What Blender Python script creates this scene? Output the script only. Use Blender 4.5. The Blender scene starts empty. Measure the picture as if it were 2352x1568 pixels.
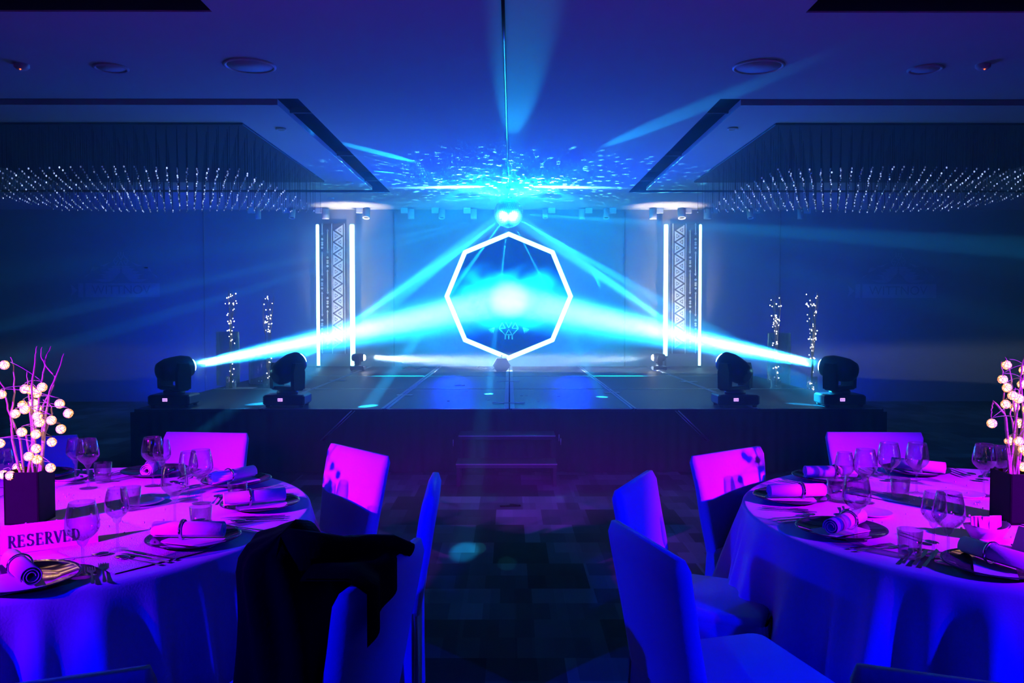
import bpy, math, random
from mathutils import Vector, Matrix, Euler
random.seed(7)
R_ = math.radians
scene = bpy.context.scene
col = scene.collection
# ------------------------------------------------------------------ camera
F = 1920.0; CAMZ = 1.51; CEIL = 3.25; STG = 0.60
cam_d = bpy.data.cameras.new('camera'); cam_d.sensor_width = 36; cam_d.lens = F/2352*36
cam_d.clip_start = 0.02; cam_d.clip_end = 100
cam = bpy.data.objects.new('camera', cam_d); col.objects.link(cam)
cam.location = (0, 0, CAMZ); cam.rotation_euler = (R_(90-1.97), 0, R_(-0.18))
scene.camera = cam
CM = Euler(cam.rotation_euler).to_matrix()
def ray(px, py): return CM @ Vector(((px-1176)/F, (784-py)/F, -1))
def atY(px, py, Y):
    d = ray(px, py); return Vector((0, 0, CAMZ)) + d*(Y/d.y)
def atZ(px, py, z):
    d = ray(px, py); return Vector((0, 0, CAMZ)) + d*((z-CAMZ)/d.z)
# ------------------------------------------------------------------ world / view
w = bpy.data.worlds.new('world'); scene.world = w; w.use_nodes = True
w.node_tree.nodes['Background'].inputs[0].default_value = (0, 0, 0.02, 1)
w.node_tree.nodes['Background'].inputs[1].default_value = 0.05
vs = scene.view_settings
vs.view_transform = 'Standard'; vs.look = 'None'; vs.gamma = 1; vs.use_curve_mapping = False; vs.exposure = 0.0
cy = scene.cycles
cy.use_denoising = True
try: cy.denoiser = 'OPENIMAGEDENOISE'
except Exception: pass
cy.max_bounces = 8; cy.diffuse_bounces = 1; cy.glossy_bounces = 4; cy.transmission_bounces = 8
cy.transparent_max_bounces = 16; cy.volume_bounces = 0
cy.sample_clamp_indirect = 3.0; cy.caustics_reflective = False; cy.caustics_refractive = False
cy.use_adaptive_sampling = True; cy.adaptive_threshold = 0.06
# ------------------------------------------------------------------ lights
CY = (0.012, 0.36, 1.0); BL = (0.0, 0.012, 1.0); MG = (0.48, 0.0, 1.0); WARM = (1.0, 0.86, 0.62)
def spot(name, loc, target, color, power, half, blend=0.3, radius=0.02, gobo=0):
    d = bpy.data.lights.new(name, 'SPOT'); d.color = color; d.energy = power
    d.spot_size = R_(half*2); d.spot_blend = blend; d.shadow_soft_size = radius
    o = bpy.data.objects.new(name, d); col.objects.link(o); o.location = loc
    o.rotation_euler = (Vector(target)-Vector(loc)).to_track_quat('-Z', 'Y').to_euler()
    if gobo:
        d.use_nodes = True; nt = d.node_tree; em = nt.nodes['Emission']
        tc = nt.nodes.new('ShaderNodeTexCoord'); mp = nt.nodes.new('ShaderNodeMapping')
        nz = nt.nodes.new('ShaderNodeTexNoise'); mr = nt.nodes.new('ShaderNodeMapRange')
        mp.inputs['Scale'].default_value = (gobo, gobo, 1)
        nz.inputs['Scale'].default_value = 1.0; nz.inputs['Detail'].default_value = 1.5
        mr.inputs['From Min'].default_value = 0.36; mr.inputs['From Max'].default_value = 0.66
        mr.inputs['To Min'].default_value = 0.12; mr.inputs['To Max'].default_value = 2.0
        nt.links.new(tc.outputs['Normal'], mp.inputs[0]); nt.links.new(mp.outputs[0], nz.inputs['Vector'])
        nt.links.new(nz.outputs[0], mr.inputs[0]); nt.links.new(mr.outputs[0], em.inputs['Strength'])
    return o
def area(name, loc, target, color, power, sx, sy):
    d = bpy.data.lights.new(name, 'AREA'); d.color = color; d.energy = power; d.shape = 'RECTANGLE'; d.size = sx; d.size_y = sy
    o = bpy.data.objects.new(name, d); col.objects.link(o); o.location = loc
    o.rotation_euler = (Vector(target)-Vector(loc)).to_track_quat('-Z', 'Y').to_euler()
    return o
BALL = Vector((0.0, 11.6, 2.893)); BALLR = 0.2
BALL.x = atY(1168, 489, 11.6).x; BALL.z = atY(1168, 489, 11.6).z
# added washes: unseen blue and cyan spots that light ceiling and back wall
spot('added_wash', (-0.9, 13.0, 1.0), (-0.2, 9.0, 3.25), (0.0, 0.012, 1.0), 1000, 48, 1.0, 0.2)
spot('added_wash', (1.0, 13.0, 1.0), (0.2, 9.0, 3.25), (0.0, 0.012, 1.0), 1000, 48, 1.0, 0.2)
spot('added_wash', (-1.7, 11.2, 0.8), (-0.3, 14.2, 1.9), (0.0, 0.62, 1.0), 1000, 42, 1.0, 0.4)
spot('added_wash', (1.7, 11.2, 0.8), (0.3, 14.2, 1.9), (0.0, 0.62, 1.0), 1000, 42, 1.0, 0.4)
spot('added_wash', (-4.6, 11.0, 0.3), (-4.6, 14.2, 1.7), (0.0, 0.01, 1.0), 650, 62, 1.0, 0.15)
spot('added_wash', (4.6, 11.0, 0.3), (4.6, 14.2, 1.7), (0.0, 0.005, 1.0), 380, 62, 1.0, 0.15)
# coloured house spots behind the camera, one per table, and an added wide blue front fill
spot('house_or_added_spot', (-4.2, -0.5, 2.6), (-1.78, 3.0, 0.75), MG, 4200, 12.5, 1.0, 0.03)
spot('house_or_added_spot', (4.3, -0.5, 2.6), (1.95, 3.0, 0.75), MG, 3800, 12.5, 1.0, 0.03)
spot('house_or_added_spot', (-4.0, -0.7, 2.7), (-1.3, 3.0, 0.6), (0.0, 0.0, 1.0), 1500, 22, 0.8, 0.05)
spot('house_or_added_spot', (4.1, -0.7, 2.7), (1.4, 3.0, 0.6), (0.0, 0.0, 1.0), 1500, 22, 0.8, 0.05)
spot('house_or_added_spot', (0.0, -3.0, 3.0), (0.0, 3.2, 0.5), (0.0, 0.0, 1.0), 110, 30, 1.0, 0.2)  # unseen blue fill added over aisle and carpet
# ------------------------------------------------------------------ materials
MAT = {}
def mat(name, rgb, rough=0.6, metal=0.0, emit=None, estr=0, trans=0, ior=1.45, noise=None, bump=0, bscale=60, spec=0.5, sheen=0):
    m = bpy.data.materials.new(name); m.use_nodes = True; nt = m.node_tree; b = nt.nodes['Principled BSDF']
    b.inputs['Base Color'].default_value = (*rgb, 1); b.inputs['Roughness'].default_value = rough
    b.inputs['Metallic'].default_value = metal; b.inputs['IOR'].default_value = ior
    b.inputs['Transmission Weight'].default_value = trans; b.inputs['Specular IOR Level'].default_value = spec
    if sheen: b.inputs['Sheen Weight'].default_value = sheen
    if emit: b.inputs['Emission Color'].default_value = (*emit, 1); b.inputs['Emission Strength'].default_value = estr
    tc = nt.nodes.new('ShaderNodeTexCoord')
    if noise:
        sc_, amt = noise
        n = nt.nodes.new('ShaderNodeTexNoise'); n.inputs['Scale'].default_value = sc_; n.inputs['Detail'].default_value = 4
        mx = nt.nodes.new('ShaderNodeMix'); mx.data_type = 'RGBA'
        mx.inputs[6].default_value = (*[c*(1-amt) for c in rgb], 1); mx.inputs[7].default_value = (*[min(1, c*(1+amt)) for c in rgb], 1)
        nt.links.new(tc.outputs['Object'], n.inputs['Vector']); nt.links.new(n.outputs[0], mx.inputs[0])
        nt.links.new(mx.outputs[2], b.inputs['Base Color'])
    if bump:
        n = nt.nodes.new('ShaderNodeTexNoise'); n.inputs['Scale'].default_value = bscale; n.inputs['Detail'].default_value = 3
        bp = nt.nodes.new('ShaderNodeBump'); bp.inputs['Strength'].default_value = bump; bp.inputs['Distance'].default_value = 0.01
        nt.links.new(tc.outputs['Object'], n.inputs['Vector']); nt.links.new(n.outputs[0], bp.inputs['Height'])
        nt.links.new(bp.outputs[0], b.inputs['Normal'])
    MAT[name] = m; return m
mat('ceiling_paint', (0.62, 0.62, 0.64), 0.85, noise=(3, 0.04))
mat('slot_black', (0.012, 0.012, 0.014), 0.6, noise=(8, 0.3))
mat('slot_grey', (0.10, 0.10, 0.11), 0.7, noise=(8, 0.2))
mat('wall_fabric', (0.30, 0.32, 0.36), 0.9, noise=(5, 0.1), bump=0.2, bscale=120)
mat('wall_dark', (0.16, 0.16, 0.18), 0.9, noise=(4, 0.15))
mat('stage_deck', (0.02, 0.02, 0.024), 0.5, noise=(30, 0.3), bump=0.25, bscale=200)
mat('stage_skirt', (0.012, 0.012, 0.016), 0.85, noise=(10, 0.3))
mat('tape_grey', (0.55, 0.56, 0.58), 0.6, noise=(60, 0.25))
mat('tape_white', (0.92, 0.92, 0.92), 0.6, noise=(60, 0.1))
mat('aluminium', (0.8, 0.8, 0.82), 0.28, 1.0, noise=(40, 0.1))
mat('black_plastic', (0.02, 0.02, 0.024), 0.38, noise=(20, 0.3))
mat('white_plastic', (0.8, 0.8, 0.78), 0.4, noise=(20, 0.05))
mat('linen', (0.82, 0.82, 0.84), 0.85, noise=(12, 0.05), bump=0.12, bscale=180, sheen=0.2)
mat('chair_linen', (0.72, 0.73, 0.76), 0.9, noise=(9, 0.07), bump=0.15, bscale=90, sheen=0.2)
mat('napkin', (0.86, 0.86, 0.88), 0.85, noise=(20, 0.05), bump=0.1, bscale=140)
mat('paper', (0.85, 0.85, 0.85), 0.7, noise=(30, 0.03))
mat('ink', (0.03, 0.03, 0.05), 0.7, noise=(30, 0.1))
mat('steel', (0.75, 0.75, 0.78), 0.14, 1.0, noise=(30, 0.06))
def thin_glass():
    m = bpy.data.materials.new('glass'); m.use_nodes = True; nt = m.node_tree; nt.nodes.remove(nt.nodes['Principled BSDF'])
    tr = nt.nodes.new('ShaderNodeBsdfTransparent'); gl = nt.nodes.new('ShaderNodeBsdfGlossy'); mx = nt.nodes.new('ShaderNodeMixShader'); lw = nt.nodes.new('ShaderNodeLayerWeight')
    tr.inputs[0].default_value = (0.95, 0.96, 0.97, 1); gl.inputs['Roughness'].default_value = 0.05; lw.inputs['Blend'].default_value = 0.35
    mr = nt.nodes.new('ShaderNodeMapRange'); mr.inputs['To Min'].default_value = 0.06; mr.inputs['To Max'].default_value = 0.75
    nt.links.new(lw.outputs['Facing'], mr.inputs[0]); nt.links.new(mr.outputs[0], mx.inputs[0]); nt.links.new(tr.outputs[0], mx.inputs[1]); nt.links.new(gl.outputs[0], mx.inputs[2])
    nt.links.new(mx.outputs[0], nt.nodes['Material Output'].inputs['Surface']); MAT['glass'] = m
thin_glass()
mat('charger_glass', (0.05, 0.05, 0.07), 0.08, noise=(8, 0.2), spec=0.9)
mat('coat_black', (0.004, 0.004, 0.005), 0.95, noise=(20, 0.4), bump=0.3, bscale=60, spec=0.1)
mat('vase_black', (0.004, 0.004, 0.006), 0.55, noise=(20, 0.3), spec=0.15)
mat('twig', (0.42, 0.30, 0.26), 0.8, noise=(40, 0.3), bump=0.3, bscale=150)
mat('wire', (0.35, 0.30, 0.30), 0.5, 0.3, noise=(40, 0.2))
mat('ball_glow', (1, 0.8, 0.5), 0.6, emit=(1.0, 0.72, 0.36), estr=5, noise=(20, 0.1))
mat('ball_cage', (0.75, 0.55, 0.35), 0.7, noise=(60, 0.3), emit=(1.0, 0.35, 0.08), estr=0.9)
mat('fairy_led', (1, 1, 1), 0.5, emit=(0.85, 0.9, 1.0), estr=8, noise=(20, 0.02))
mat('led_tube', (1, 1, 1), 0.5, emit=(0.32, 0.85, 1.0), estr=5.5, noise=(2, 0.03))
mat('tube_end', (0.1, 0.1, 0.12), 0.5, noise=(20, 0.2))
mat('lens_cyan', (0.4, 0.9, 1), 0.3, emit=(0.25, 0.85, 1.0), estr=60, noise=(20, 0.05))
mat('lens_white', (1, 1, 1), 0.3, emit=(1.0, 0.97, 0.9), estr=40, noise=(20, 0.05))
mat('lens_off', (0.05, 0.06, 0.08), 0.1, noise=(20, 0.2))
mat('display', (0.7, 0.5, 1), 0.3, emit=(0.55, 0.28, 1.0), estr=2.2, noise=(400, 0.3))
mat('display_text', (0.1, 0.05, 0.3), 0.5, emit=(0.1, 0.05, 0.6), estr=0.6, noise=(40, 0.1))
mat('red_led', (1, 0.1, 0.05), 0.5, emit=(1.0, 0.12, 0.03), estr=3, noise=(40, 0.05))
mat('downlight_glow', (1, 1, 1), 0.5, emit=(0.7, 0.9, 1.0), estr=0.25, noise=(40, 0.05))
mat('mirror', (0.92, 0.94, 0.96), 0.34, 1.0, noise=(6, 0.03))
mat('grout', (0.25, 0.27, 0.3), 0.6, noise=(6, 0.1))
mat('octagon_panel', (0.004, 0.022, 0.032), 0.5, noise=(3, 0.1), spec=0.05)
mat('reflection_pale', (0.55, 0.6, 0.65), 0.6, noise=(10, 0.1))
mat('pattern_cream', (0.95, 0.92, 0.84), 0.7, noise=(14, 0.05))
mat('pattern_back', (0.10, 0.11, 0.13), 0.9, noise=(10, 0.1))
mat('projection_pale', (0.46, 0.46, 0.56), 0.9, noise=(14, 0.15))
mat('projection_dark', (0.22, 0.22, 0.28), 0.9, noise=(14, 0.15))
mat('crystal', (0.9, 0.93, 1.0), 0.25, 0.4, noise=(30, 0.05), emit=(0.42, 0.55, 1.0), estr=1.0)  # emission stands in for light glinting off the drops
def painted_glint(m):
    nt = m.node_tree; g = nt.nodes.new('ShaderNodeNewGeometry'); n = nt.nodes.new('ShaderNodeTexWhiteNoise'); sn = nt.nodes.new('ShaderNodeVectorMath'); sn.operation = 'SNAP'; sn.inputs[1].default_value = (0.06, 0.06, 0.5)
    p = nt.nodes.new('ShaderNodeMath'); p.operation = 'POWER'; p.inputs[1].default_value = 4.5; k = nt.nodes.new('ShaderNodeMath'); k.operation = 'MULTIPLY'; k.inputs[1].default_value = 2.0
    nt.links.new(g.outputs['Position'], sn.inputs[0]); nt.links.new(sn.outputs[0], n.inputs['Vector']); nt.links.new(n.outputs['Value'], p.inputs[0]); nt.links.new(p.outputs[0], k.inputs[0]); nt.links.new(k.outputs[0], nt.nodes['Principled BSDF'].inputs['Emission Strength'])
painted_glint(MAT['crystal'])
mat('rod', (0.012, 0.012, 0.02), 0.7, 0.0, noise=(30, 0.1), spec=0.1)
mat('ceramic', (0.85, 0.85, 0.85), 0.25, noise=(10, 0.03))
mat('table_crystal', (0.9, 0.9, 1.0), 0.15, 0.5, noise=(30, 0.05))
mat('lace', (0.9, 0.88, 0.9), 0.6, noise=(220, 0.2), bump=0.5, bscale=260)
def carpet():
    m = bpy.data.materials.new('carpet'); m.use_nodes = True; nt = m.node_tree; b = nt.nodes['Principled BSDF']
    b.inputs['Roughness'].default_value = 0.95; b.inputs['Specular IOR Level'].default_value = 0.15
    g = nt.nodes.new('ShaderNodeTexCoord')
    def brick(wd, ht, off, sx, c1, c2, bias):
        mp = nt.nodes.new('ShaderNodeMapping'); mp.inputs['Location'].default_value = (sx, 0.07, 0)
        br = nt.nodes.new('ShaderNodeTexBrick'); br.inputs['Scale'].default_value = 1
        br.inputs['Brick Width'].default_value = wd; br.inputs['Row Height'].default_value = ht
        br.inputs['Mortar Size'].default_value = 0.0; br.offset = off; br.inputs['Bias'].default_value = bias
        br.inputs['Color1'].default_value = c1; br.inputs['Color2'].default_value = c2
        nt.links.new(g.outputs['Object'], mp.inputs[0]); nt.links.new(mp.outputs[0], br.inputs['Vector']); return br
    a = brick(0.34, 0.46, 0.4, 0.1, (0.02, 0.02, 0.02, 1), (1, 1, 1, 1), -0.1)
    c = brick(0.17, 0.23, 0.5, 0.05, (0.3, 0.3, 0.3, 1), (1, 1, 1, 1), 0.0)
    d = brick(0.09, 0.92, 0.5, 0.02, (0.75, 0.75, 0.75, 1), (1, 1, 1, 1), 0.0)
    m1 = nt.nodes.new('ShaderNodeMix'); m1.data_type = 'RGBA'; m1.blend_type = 'MULTIPLY'; m1.inputs[0].default_value = 1
    m2 = nt.nodes.new('ShaderNodeMix'); m2.data_type = 'RGBA'; m2.blend_type = 'MULTIPLY'; m2.inputs[0].default_value = 1
    nt.links.new(a.outputs[0], m1.inputs[6]); nt.links.new(c.outputs[0], m1.inputs[7])
    nt.links.new(m1.outputs[2], m2.inputs[6]); nt.links.new(d.outputs[0], m2.inputs[7])
    cr = nt.nodes.new('ShaderNodeMix'); cr.data_type = 'RGBA'
    cr.inputs[6].default_value = (0.012, 0.012, 0.015, 1); cr.inputs[7].default_value = (0.26, 0.34, 0.38, 1)
    nt.links.new(m2.outputs[2], cr.inputs[0]); nt.links.new(cr.outputs[2], b.inputs['Base Color'])
    n = nt.nodes.new('ShaderNodeTexNoise'); n.inputs['Scale'].default_value = 300
    bp = nt.nodes.new('ShaderNodeBump'); bp.inputs['Strength'].default_value = 0.4; bp.inputs['Distance'].default_value = 0.005
    nt.links.new(g.outputs['Object'], n.inputs['Vector']); nt.links.new(n.outputs[0], bp.inputs['Height']); nt.links.new(bp.outputs[0], b.inputs['Normal'])
    MAT['carpet'] = m
carpet()
# ------------------------------------------------------------------ helpers
class MB:
    def __init__(s): s.v = []; s.f = []; s.sm = []
    def add(s, vs_, fs, smooth=False, M=None):
        n = len(s.v)
        s.v += [tuple(M @ Vector(p)) if M else tuple(p) for p in vs_]
        s.f += [tuple(i+n for i in f) for f in fs]; s.sm += [smooth]*len(fs); return s
    def box(s, c, d, M=None, bev=0):
        x, y, z = c; a, b, h = d[0]/2, d[1]/2, d[2]/2
        if bev:
            vs_ = []; k = bev
            for zz, q in ((-h, k), (-h+k, 0), (h-k, 0), (h, k)):
                for px, py in ((-a+k, -b), (a-k, -b), (a, -b+k), (a, b-k), (a-k, b), (-a+k, b), (-a, b-k), (-a, -b+k)):
                    f_ = 1 - q/max(a, 1e-6), 1 - q/max(b, 1e-6)
                    vs_.append((x+px*f_[0], y+py*f_[1], z+zz))
            fs = [tuple(range(7, -1, -1)), tuple(range(24, 32))]
            for r in range(3):
                for i in range(8): fs.append((r*8+i, r*8+(i+1) % 8, r*8+8+(i+1) % 8, r*8+8+i))
            return s.add(vs_, fs, False, M)
        vs_ = [(x+i*a, y+j*b, z+k*h) for k in (-1, 1) for j in (-1, 1) for i in (-1, 1)]
        return s.add(vs_, [(0, 2, 3, 1), (4, 5, 7, 6), (0, 1, 5, 4), (2, 6, 7, 3), (0, 4, 6, 2), (1, 3, 7, 5)], False, M)
    def lathe(s, prof, n=24, M=None, cap=True, smooth=True):
        vs_ = []; fs = []
        for r, z in prof:
            for i in range(n):
                t = 2*math.pi*i/n; vs_.append((r*math.cos(t), r*math.sin(t), z))
        for k in range(len(prof)-1):
            for i in range(n): fs.append((k*n+i, k*n+(i+1) % n, k*n+n+(i+1) % n, k*n+n+i))
        s.add(vs_, fs, smooth, M)
        if cap:
            m = len(s.v)-len(vs_); L = (len(prof)-1)*n
            if prof[0][0] > 1e-4: s.f.append(tuple(m+i for i in reversed(range(n)))); s.sm.append(False)
            if prof[-1][0] > 1e-4: s.f.append(tuple(m+L+i for i in range(n))); s.sm.append(False)
        return s
    def tube(s, pts, r, n=8, cap=True):
        pts = [Vector(p) for p in pts]; rs = r if isinstance(r, (list, tuple)) else [r]*len(pts)
        vs_ = []; fs = []; up = None
        for i, p in enumerate(pts):
            d = (pts[min(i+1, len(pts)-1)] - pts[max(i-1, 0)]).normalized()
            if up is None: up = Vector((0, 0, 1)) if abs(d.z) < 0.9 else Vector((1, 0, 0))
            a = d.cross(up).normalized(); b = a.cross(d).normalized(); up = b
            for k in range(n):
                t = 2*math.pi*k/n; vs_.append(p + (a*math.cos(t)+b*math.sin(t))*rs[i])
        for i in range(len(pts)-1):
            for k in range(n): fs.append((i*n+k, i*n+(k+1) % n, (i+1)*n+(k+1) % n, (i+1)*n+k))
        if cap: fs += [tuple(range(n))[::-1], tuple(range((len(pts)-1)*n, len(pts)*n))]
        return s.add(vs_, fs, True)
    def sphere(s, c, r, n=10, m=6, sq=1):
        prof = [(max(1e-5, r*math.sin(math.pi*i/m)), -r*sq*math.cos(math.pi*i/m)) for i in range(m+1)]
        return s.lathe(prof, n, Matrix.Translation(c), cap=False)
    def prism(s, poly, t, M=None):      # polygon in local XY, extruded 0..t in z
        n = len(poly); vs_ = [(x, y, 0) for x, y in poly]+[(x, y, t) for x, y in poly]
        fs = [tuple(reversed(range(n))), tuple(range(n, 2*n))]+[(i, (i+1) % n, n+(i+1) % n, n+i) for i in range(n)]
        return s.add(vs_, fs, False, M)
    def grid(s, fn, nu, nv, smooth=True, wrap=False):
        vs_ = [fn(i/nu, j/nv) for j in range(nv+1) for i in range(nu + (0 if wrap else 1))]
        W = nu if wrap else nu+1
        fs = [(j*W+i, j*W+(i+1) % W, (j+1)*W+(i+1) % W, (j+1)*W+i) for j in range(nv) for i in range(nu)]
        return s.add(vs_, fs, smooth)
    def mesh(s, name, material):
        me = bpy.data.meshes.new(name); me.from_pydata(s.v, [], s.f)
        me.polygons.foreach_set('use_smooth', s.sm); me.materials.append(MAT[material]); me.update(); return me
    def build(s, name, material, parent=None, **kw):
        o = bpy.data.objects.new(name, s.mesh(name, material)); col.objects.link(o)
        if parent: o.parent = parent
        return tag(o, **kw)
def tag(o, label=None, cat=None, group=None, kind=None):
    if label: o['label'] = label
    if cat: o['category'] = cat
    if group: o['group'] = group
    if kind: o['kind'] = kind
    return o
def thing(name, label, cat, loc=(0, 0, 0), rz=0, group=None):
    o = bpy.data.objects.new(name, None); col.objects.link(o); o.empty_display_size = 0.1
    o.location = loc; o.rotation_euler = (0, 0, rz); return tag(o, label, cat, group)
def dup(root, loc, rz=None, label=None, group=None):
    r = root.copy(); col.objects.link(r); r.location = loc
    if rz is not None: r.rotation_euler = (0, 0, rz)
    if label: r['label'] = label
    if group: r['group'] = group
    for ch in list(root.children):
        c = ch.copy(); col.objects.link(c); c.parent = r
        for g in list(ch.children):
            k = g.copy(); col.objects.link(k); k.parent = c
    return r
def text_mesh(body, size, depth, name):
    cu = bpy.data.curves.new(name, 'FONT'); cu.body = body; cu.size = size; cu.extrude = depth; cu.align_x = 'CENTER'; cu.align_y = 'CENTER'
    o = bpy.data.objects.new(name, cu); col.objects.link(o)
    dg = bpy.context.evaluated_depsgraph_get(); me = bpy.data.meshes.new_from_object(o.evaluated_get(dg))
    bpy.data.objects.remove(o); me.name = name; return me
def disp(p, k=1.0):
    from mathutils import noise
    return noise.noise(Vector(p)*k)
# ================================================================== SETTING
XW = 9.5; YB = 14.2; YF = -6.0
MB().box((0, (YB+YF)/2, -0.05), (2*XW, YB-YF, 0.1)).build('floor', 'carpet', kind='structure')
c = MB()
def slab(x0, x1, y0, y1, z0=CEIL, z1=CEIL+0.30): c.box(((x0+x1)/2, (y0+y1)/2, (z0+z1)/2), (x1-x0, y1-y0, z1-z0))
CX = 1.72; CO = 8.4; COF = [(-0.42, 4.91), (6.87, 12.2)]
slab(-CX, CX, YF, YB)
for s in (-1, 1):
    xa, xb = (CX, XW) if s > 0 else (-XW, -CX)
    for y0, y1 in ((YF, COF[0][0]), (COF[0][1], COF[1][0]), (COF[1][1], YB)): slab(xa, xb, y0, y1)
    xo = (CO, XW) if s > 0 else (-XW, -CO)
    for y0, y1 in COF: slab(*xo, y0, y1)
ceil = c.build('ceiling', 'ceiling_paint', kind='structure')
c = MB()
for s in (-1, 1):
    for y0, y1 in COF:
        c.box((s*(CX+CO)/2, (y0+y1)/2, CEIL+0.32), (CO-CX, y1-y0, 0.04))
        x0, x1 = sorted((s*CX, s*CO)); t = 0.006
        for bx, by, dx, dy in ((x0+t/2, (y0+y1)/2, t, y1-y0), (x1-t/2, (y0+y1)/2, t, y1-y0), ((x0+x1)/2, y0+t/2, x1-x0, t), ((x0+x1)/2, y1-t/2, x1-x0, t)):
            c.box((bx, by, CEIL+0.155), (dx, dy, 0.29))
c.build('coffer_lining', 'slot_black', ceil)
G = 0.23
for s in (-1, 1):
    for y0, y1 in COF:
        m = MB().box((s*(CX+CO)/2, (y0+y1)/2, CEIL+0.03), (CO-CX-2*G, y1-y0-2*G, 0.05))
        m.build('coffer_panel', 'ceiling_paint', ceil)
        # small joints / brackets seen bridging the dark slot
        for f in (0.12, 0.5, 0.84):
            MB().box((s*(CX+G/2), y0+(y1-y0)*f, CEIL+0.06), (G, 0.03, 0.05)).build('slot_bracket', 'slot_grey', ceil)
MB().box((0, YB+0.05, 1.7), (2*XW, 0.1, 3.6)).build('wall_back', 'wall_fabric', kind='structure')
MB().box((-XW-0.05, (YB+YF)/2, 1.7), (0.1, YB-YF, 3.6)).build('wall_left', 'wall_dark', kind='structure')
MB().box((XW+0.05, (YB+YF)/2, 1.7), (0.1, YB-YF, 3.6)).build('wall_right', 'wall_dark', kind='structure')
MB().box((0, YF-0.05, 1.7), (2*XW, 0.1, 3.6)).build('wall_front', 'wall_dark', kind='structure')
# fabric panel seams on the back wall
for i, px in enumerate((470, 905, 1435, 1790)):
    x = atY(px, 700, YB).x
    MB().box((x, YB-0.01, 1.62), (0.02, 0.02, 3.2)).build('trim_%d' % (i+1), 'wall_dark', kind='structure')
# haze filling the stage end of the room
hz = bpy.data.materials.new('haze'); hz.use_nodes = True; nt = hz.node_tree
nt.nodes.remove(nt.nodes['Principled BSDF'])
vsn = nt.nodes.new('ShaderNodeVolumeScatter'); vsn.inputs['Density'].default_value = 0.06; vsn.inputs['Anisotropy'].default_value = 0.25
vsn.inputs['Color'].default_value = (1, 1, 1, 1)
nt.links.new(vsn.outputs[0], nt.nodes['Material Output'].inputs['Volume']); MAT['haze'] = hz
hzo = MB().box((0, (4.6+YB-0.01)/2, 1.625), (2*XW-0.1, YB-0.01-4.6, 3.23)).build('haze', 'haze', kind='stuff', label='thin theatrical haze hanging in the air around the stage', cat='haze')
# ceiling speakers, downlights, detectors
def disc_fixture(name, px, py, r, label, cat, mats, grp):
    p = atZ(px, py, CEIL)
    t = thing(name, label, cat, (p.x, p.y, CEIL), 0, grp)
    MB().lathe([(r, 0), (r, -0.008), (r-0.012, -0.014), (r-0.022, -0.008), (r-0.022, 0)], 40, cap=False).build('rim', mats[0], t)
    MB().lathe([(0.0001, -0.006), (r-0.024, -0.006), (r-0.024, 0)], 40, cap=False).build('grille' if r > 0.1 else 'lens', mats[1], t)
    return t
disc_fixture('ceiling_speaker', 574, 150, 0.18, 'round flush ceiling speaker left of the hanging cable', 'speaker', ('white_plastic', 'ceiling_paint'), 'round speakers in the ceiling')
disc_fixture('ceiling_speaker', 1742, 152, 0.18, 'round flush ceiling speaker right of the hanging cable', 'speaker', ('white_plastic', 'ceiling_paint'), 'round speakers in the ceiling')
disc_fixture('ceiling_speaker', 255, 155, 0.12, 'faint smaller ceiling disc near the far left red pinpoint', 'speaker', ('ceiling_paint', 'ceiling_paint'), 'round speakers in the ceiling')
disc_fixture('ceiling_speaker', 2125, 158, 0.12, 'faint smaller ceiling disc near the far right red pinpoint', 'speaker', ('ceiling_paint', 'ceiling_paint'), 'round speakers in the ceiling')
for px, py, nm in ((803, 419, 'small lit round downlight right of the left crystal chandelier'), (645, 296, 'unlit round downlight above the left chandelier'),
                   (1683, 295, 'unlit round downlight above the right chandelier'), (760, 455, 'small round downlight in front of the left ceiling edge')):
    disc_fixture('downlight', px, py, 0.05, nm, 'downlight', ('white_plastic', 'downlight_glow' if py == 419 else 'white_plastic'), 'recessed downlights')
for px, nm in ((50, 'left'), (2258, 'right')):
    p = atZ(px, 148, CEIL); t = thing('smoke_detector', 'small smoke detector with red pinpoint light near the %s edge of the ceiling' % nm, 'smoke detector', (p.x, p.y, CEIL), 0, 'ceiling smoke detectors')
    MB().lathe([(0.05, 0), (0.05, -0.02), (0.035, -0.035), (0.0001, -0.038)], 20, cap=False).build('body', 'ceiling_paint', t)
    MB().sphere((0, -0.02, -0.038), 0.006, 8, 5).build('indicator', 'red_led', t)
# ================================================================== STAGE
Y0S = 7.87; SX = 3.55
stage = thing('stage', 'low black stage of square deck panels with pale joint tape', 'stage', (0, 0, 0))
MB().box((0, (Y0S+YB)/2+0.02, STG/2-0.02), (2*SX, YB-Y0S-0.08, STG-0.04)).build('base', 'stage_skirt', stage)
sk = MB()
def skirt(u, v):
    x = -SX-0.02+u*(2*SX+0.04); return (x, Y0S-0.012-0.018*math.sin(x*23)*(0.3+0.7*(1-v))-0.008*math.sin(x*61), 0.005+v*(STG-0.03))
sk.grid(skirt, 420, 4); sk.build('skirt', 'stage_skirt', stage)
xs = [-SX, -2.35, -1.18, 0.0, 1.18, 2.35, SX]; ys = [Y0S, 9.96, 11.98, YB-0.02]
for j in range(3):
    for i in range(6):
        g = 0.006
        MB().box(((xs[i]+xs[i+1])/2, (ys[j]+ys[j+1])/2, STG-0.02), (xs[i+1]-xs[i]-2*g, ys[j+1]-ys[j]-2*g, 0.04), bev=0.004).build('deck_panel', 'stage_deck', stage)
    # aluminium panel edge profiles: thin bright lines across the stage
    for i in range(6):
        MB().box(((xs[i]+xs[i+1])/2, ys[j]+0.008, STG+0.001), (xs[i+1]-xs[i]-0.05, 0.012, 0.006)).build('edge_profile', 'aluminium', stage)
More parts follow.
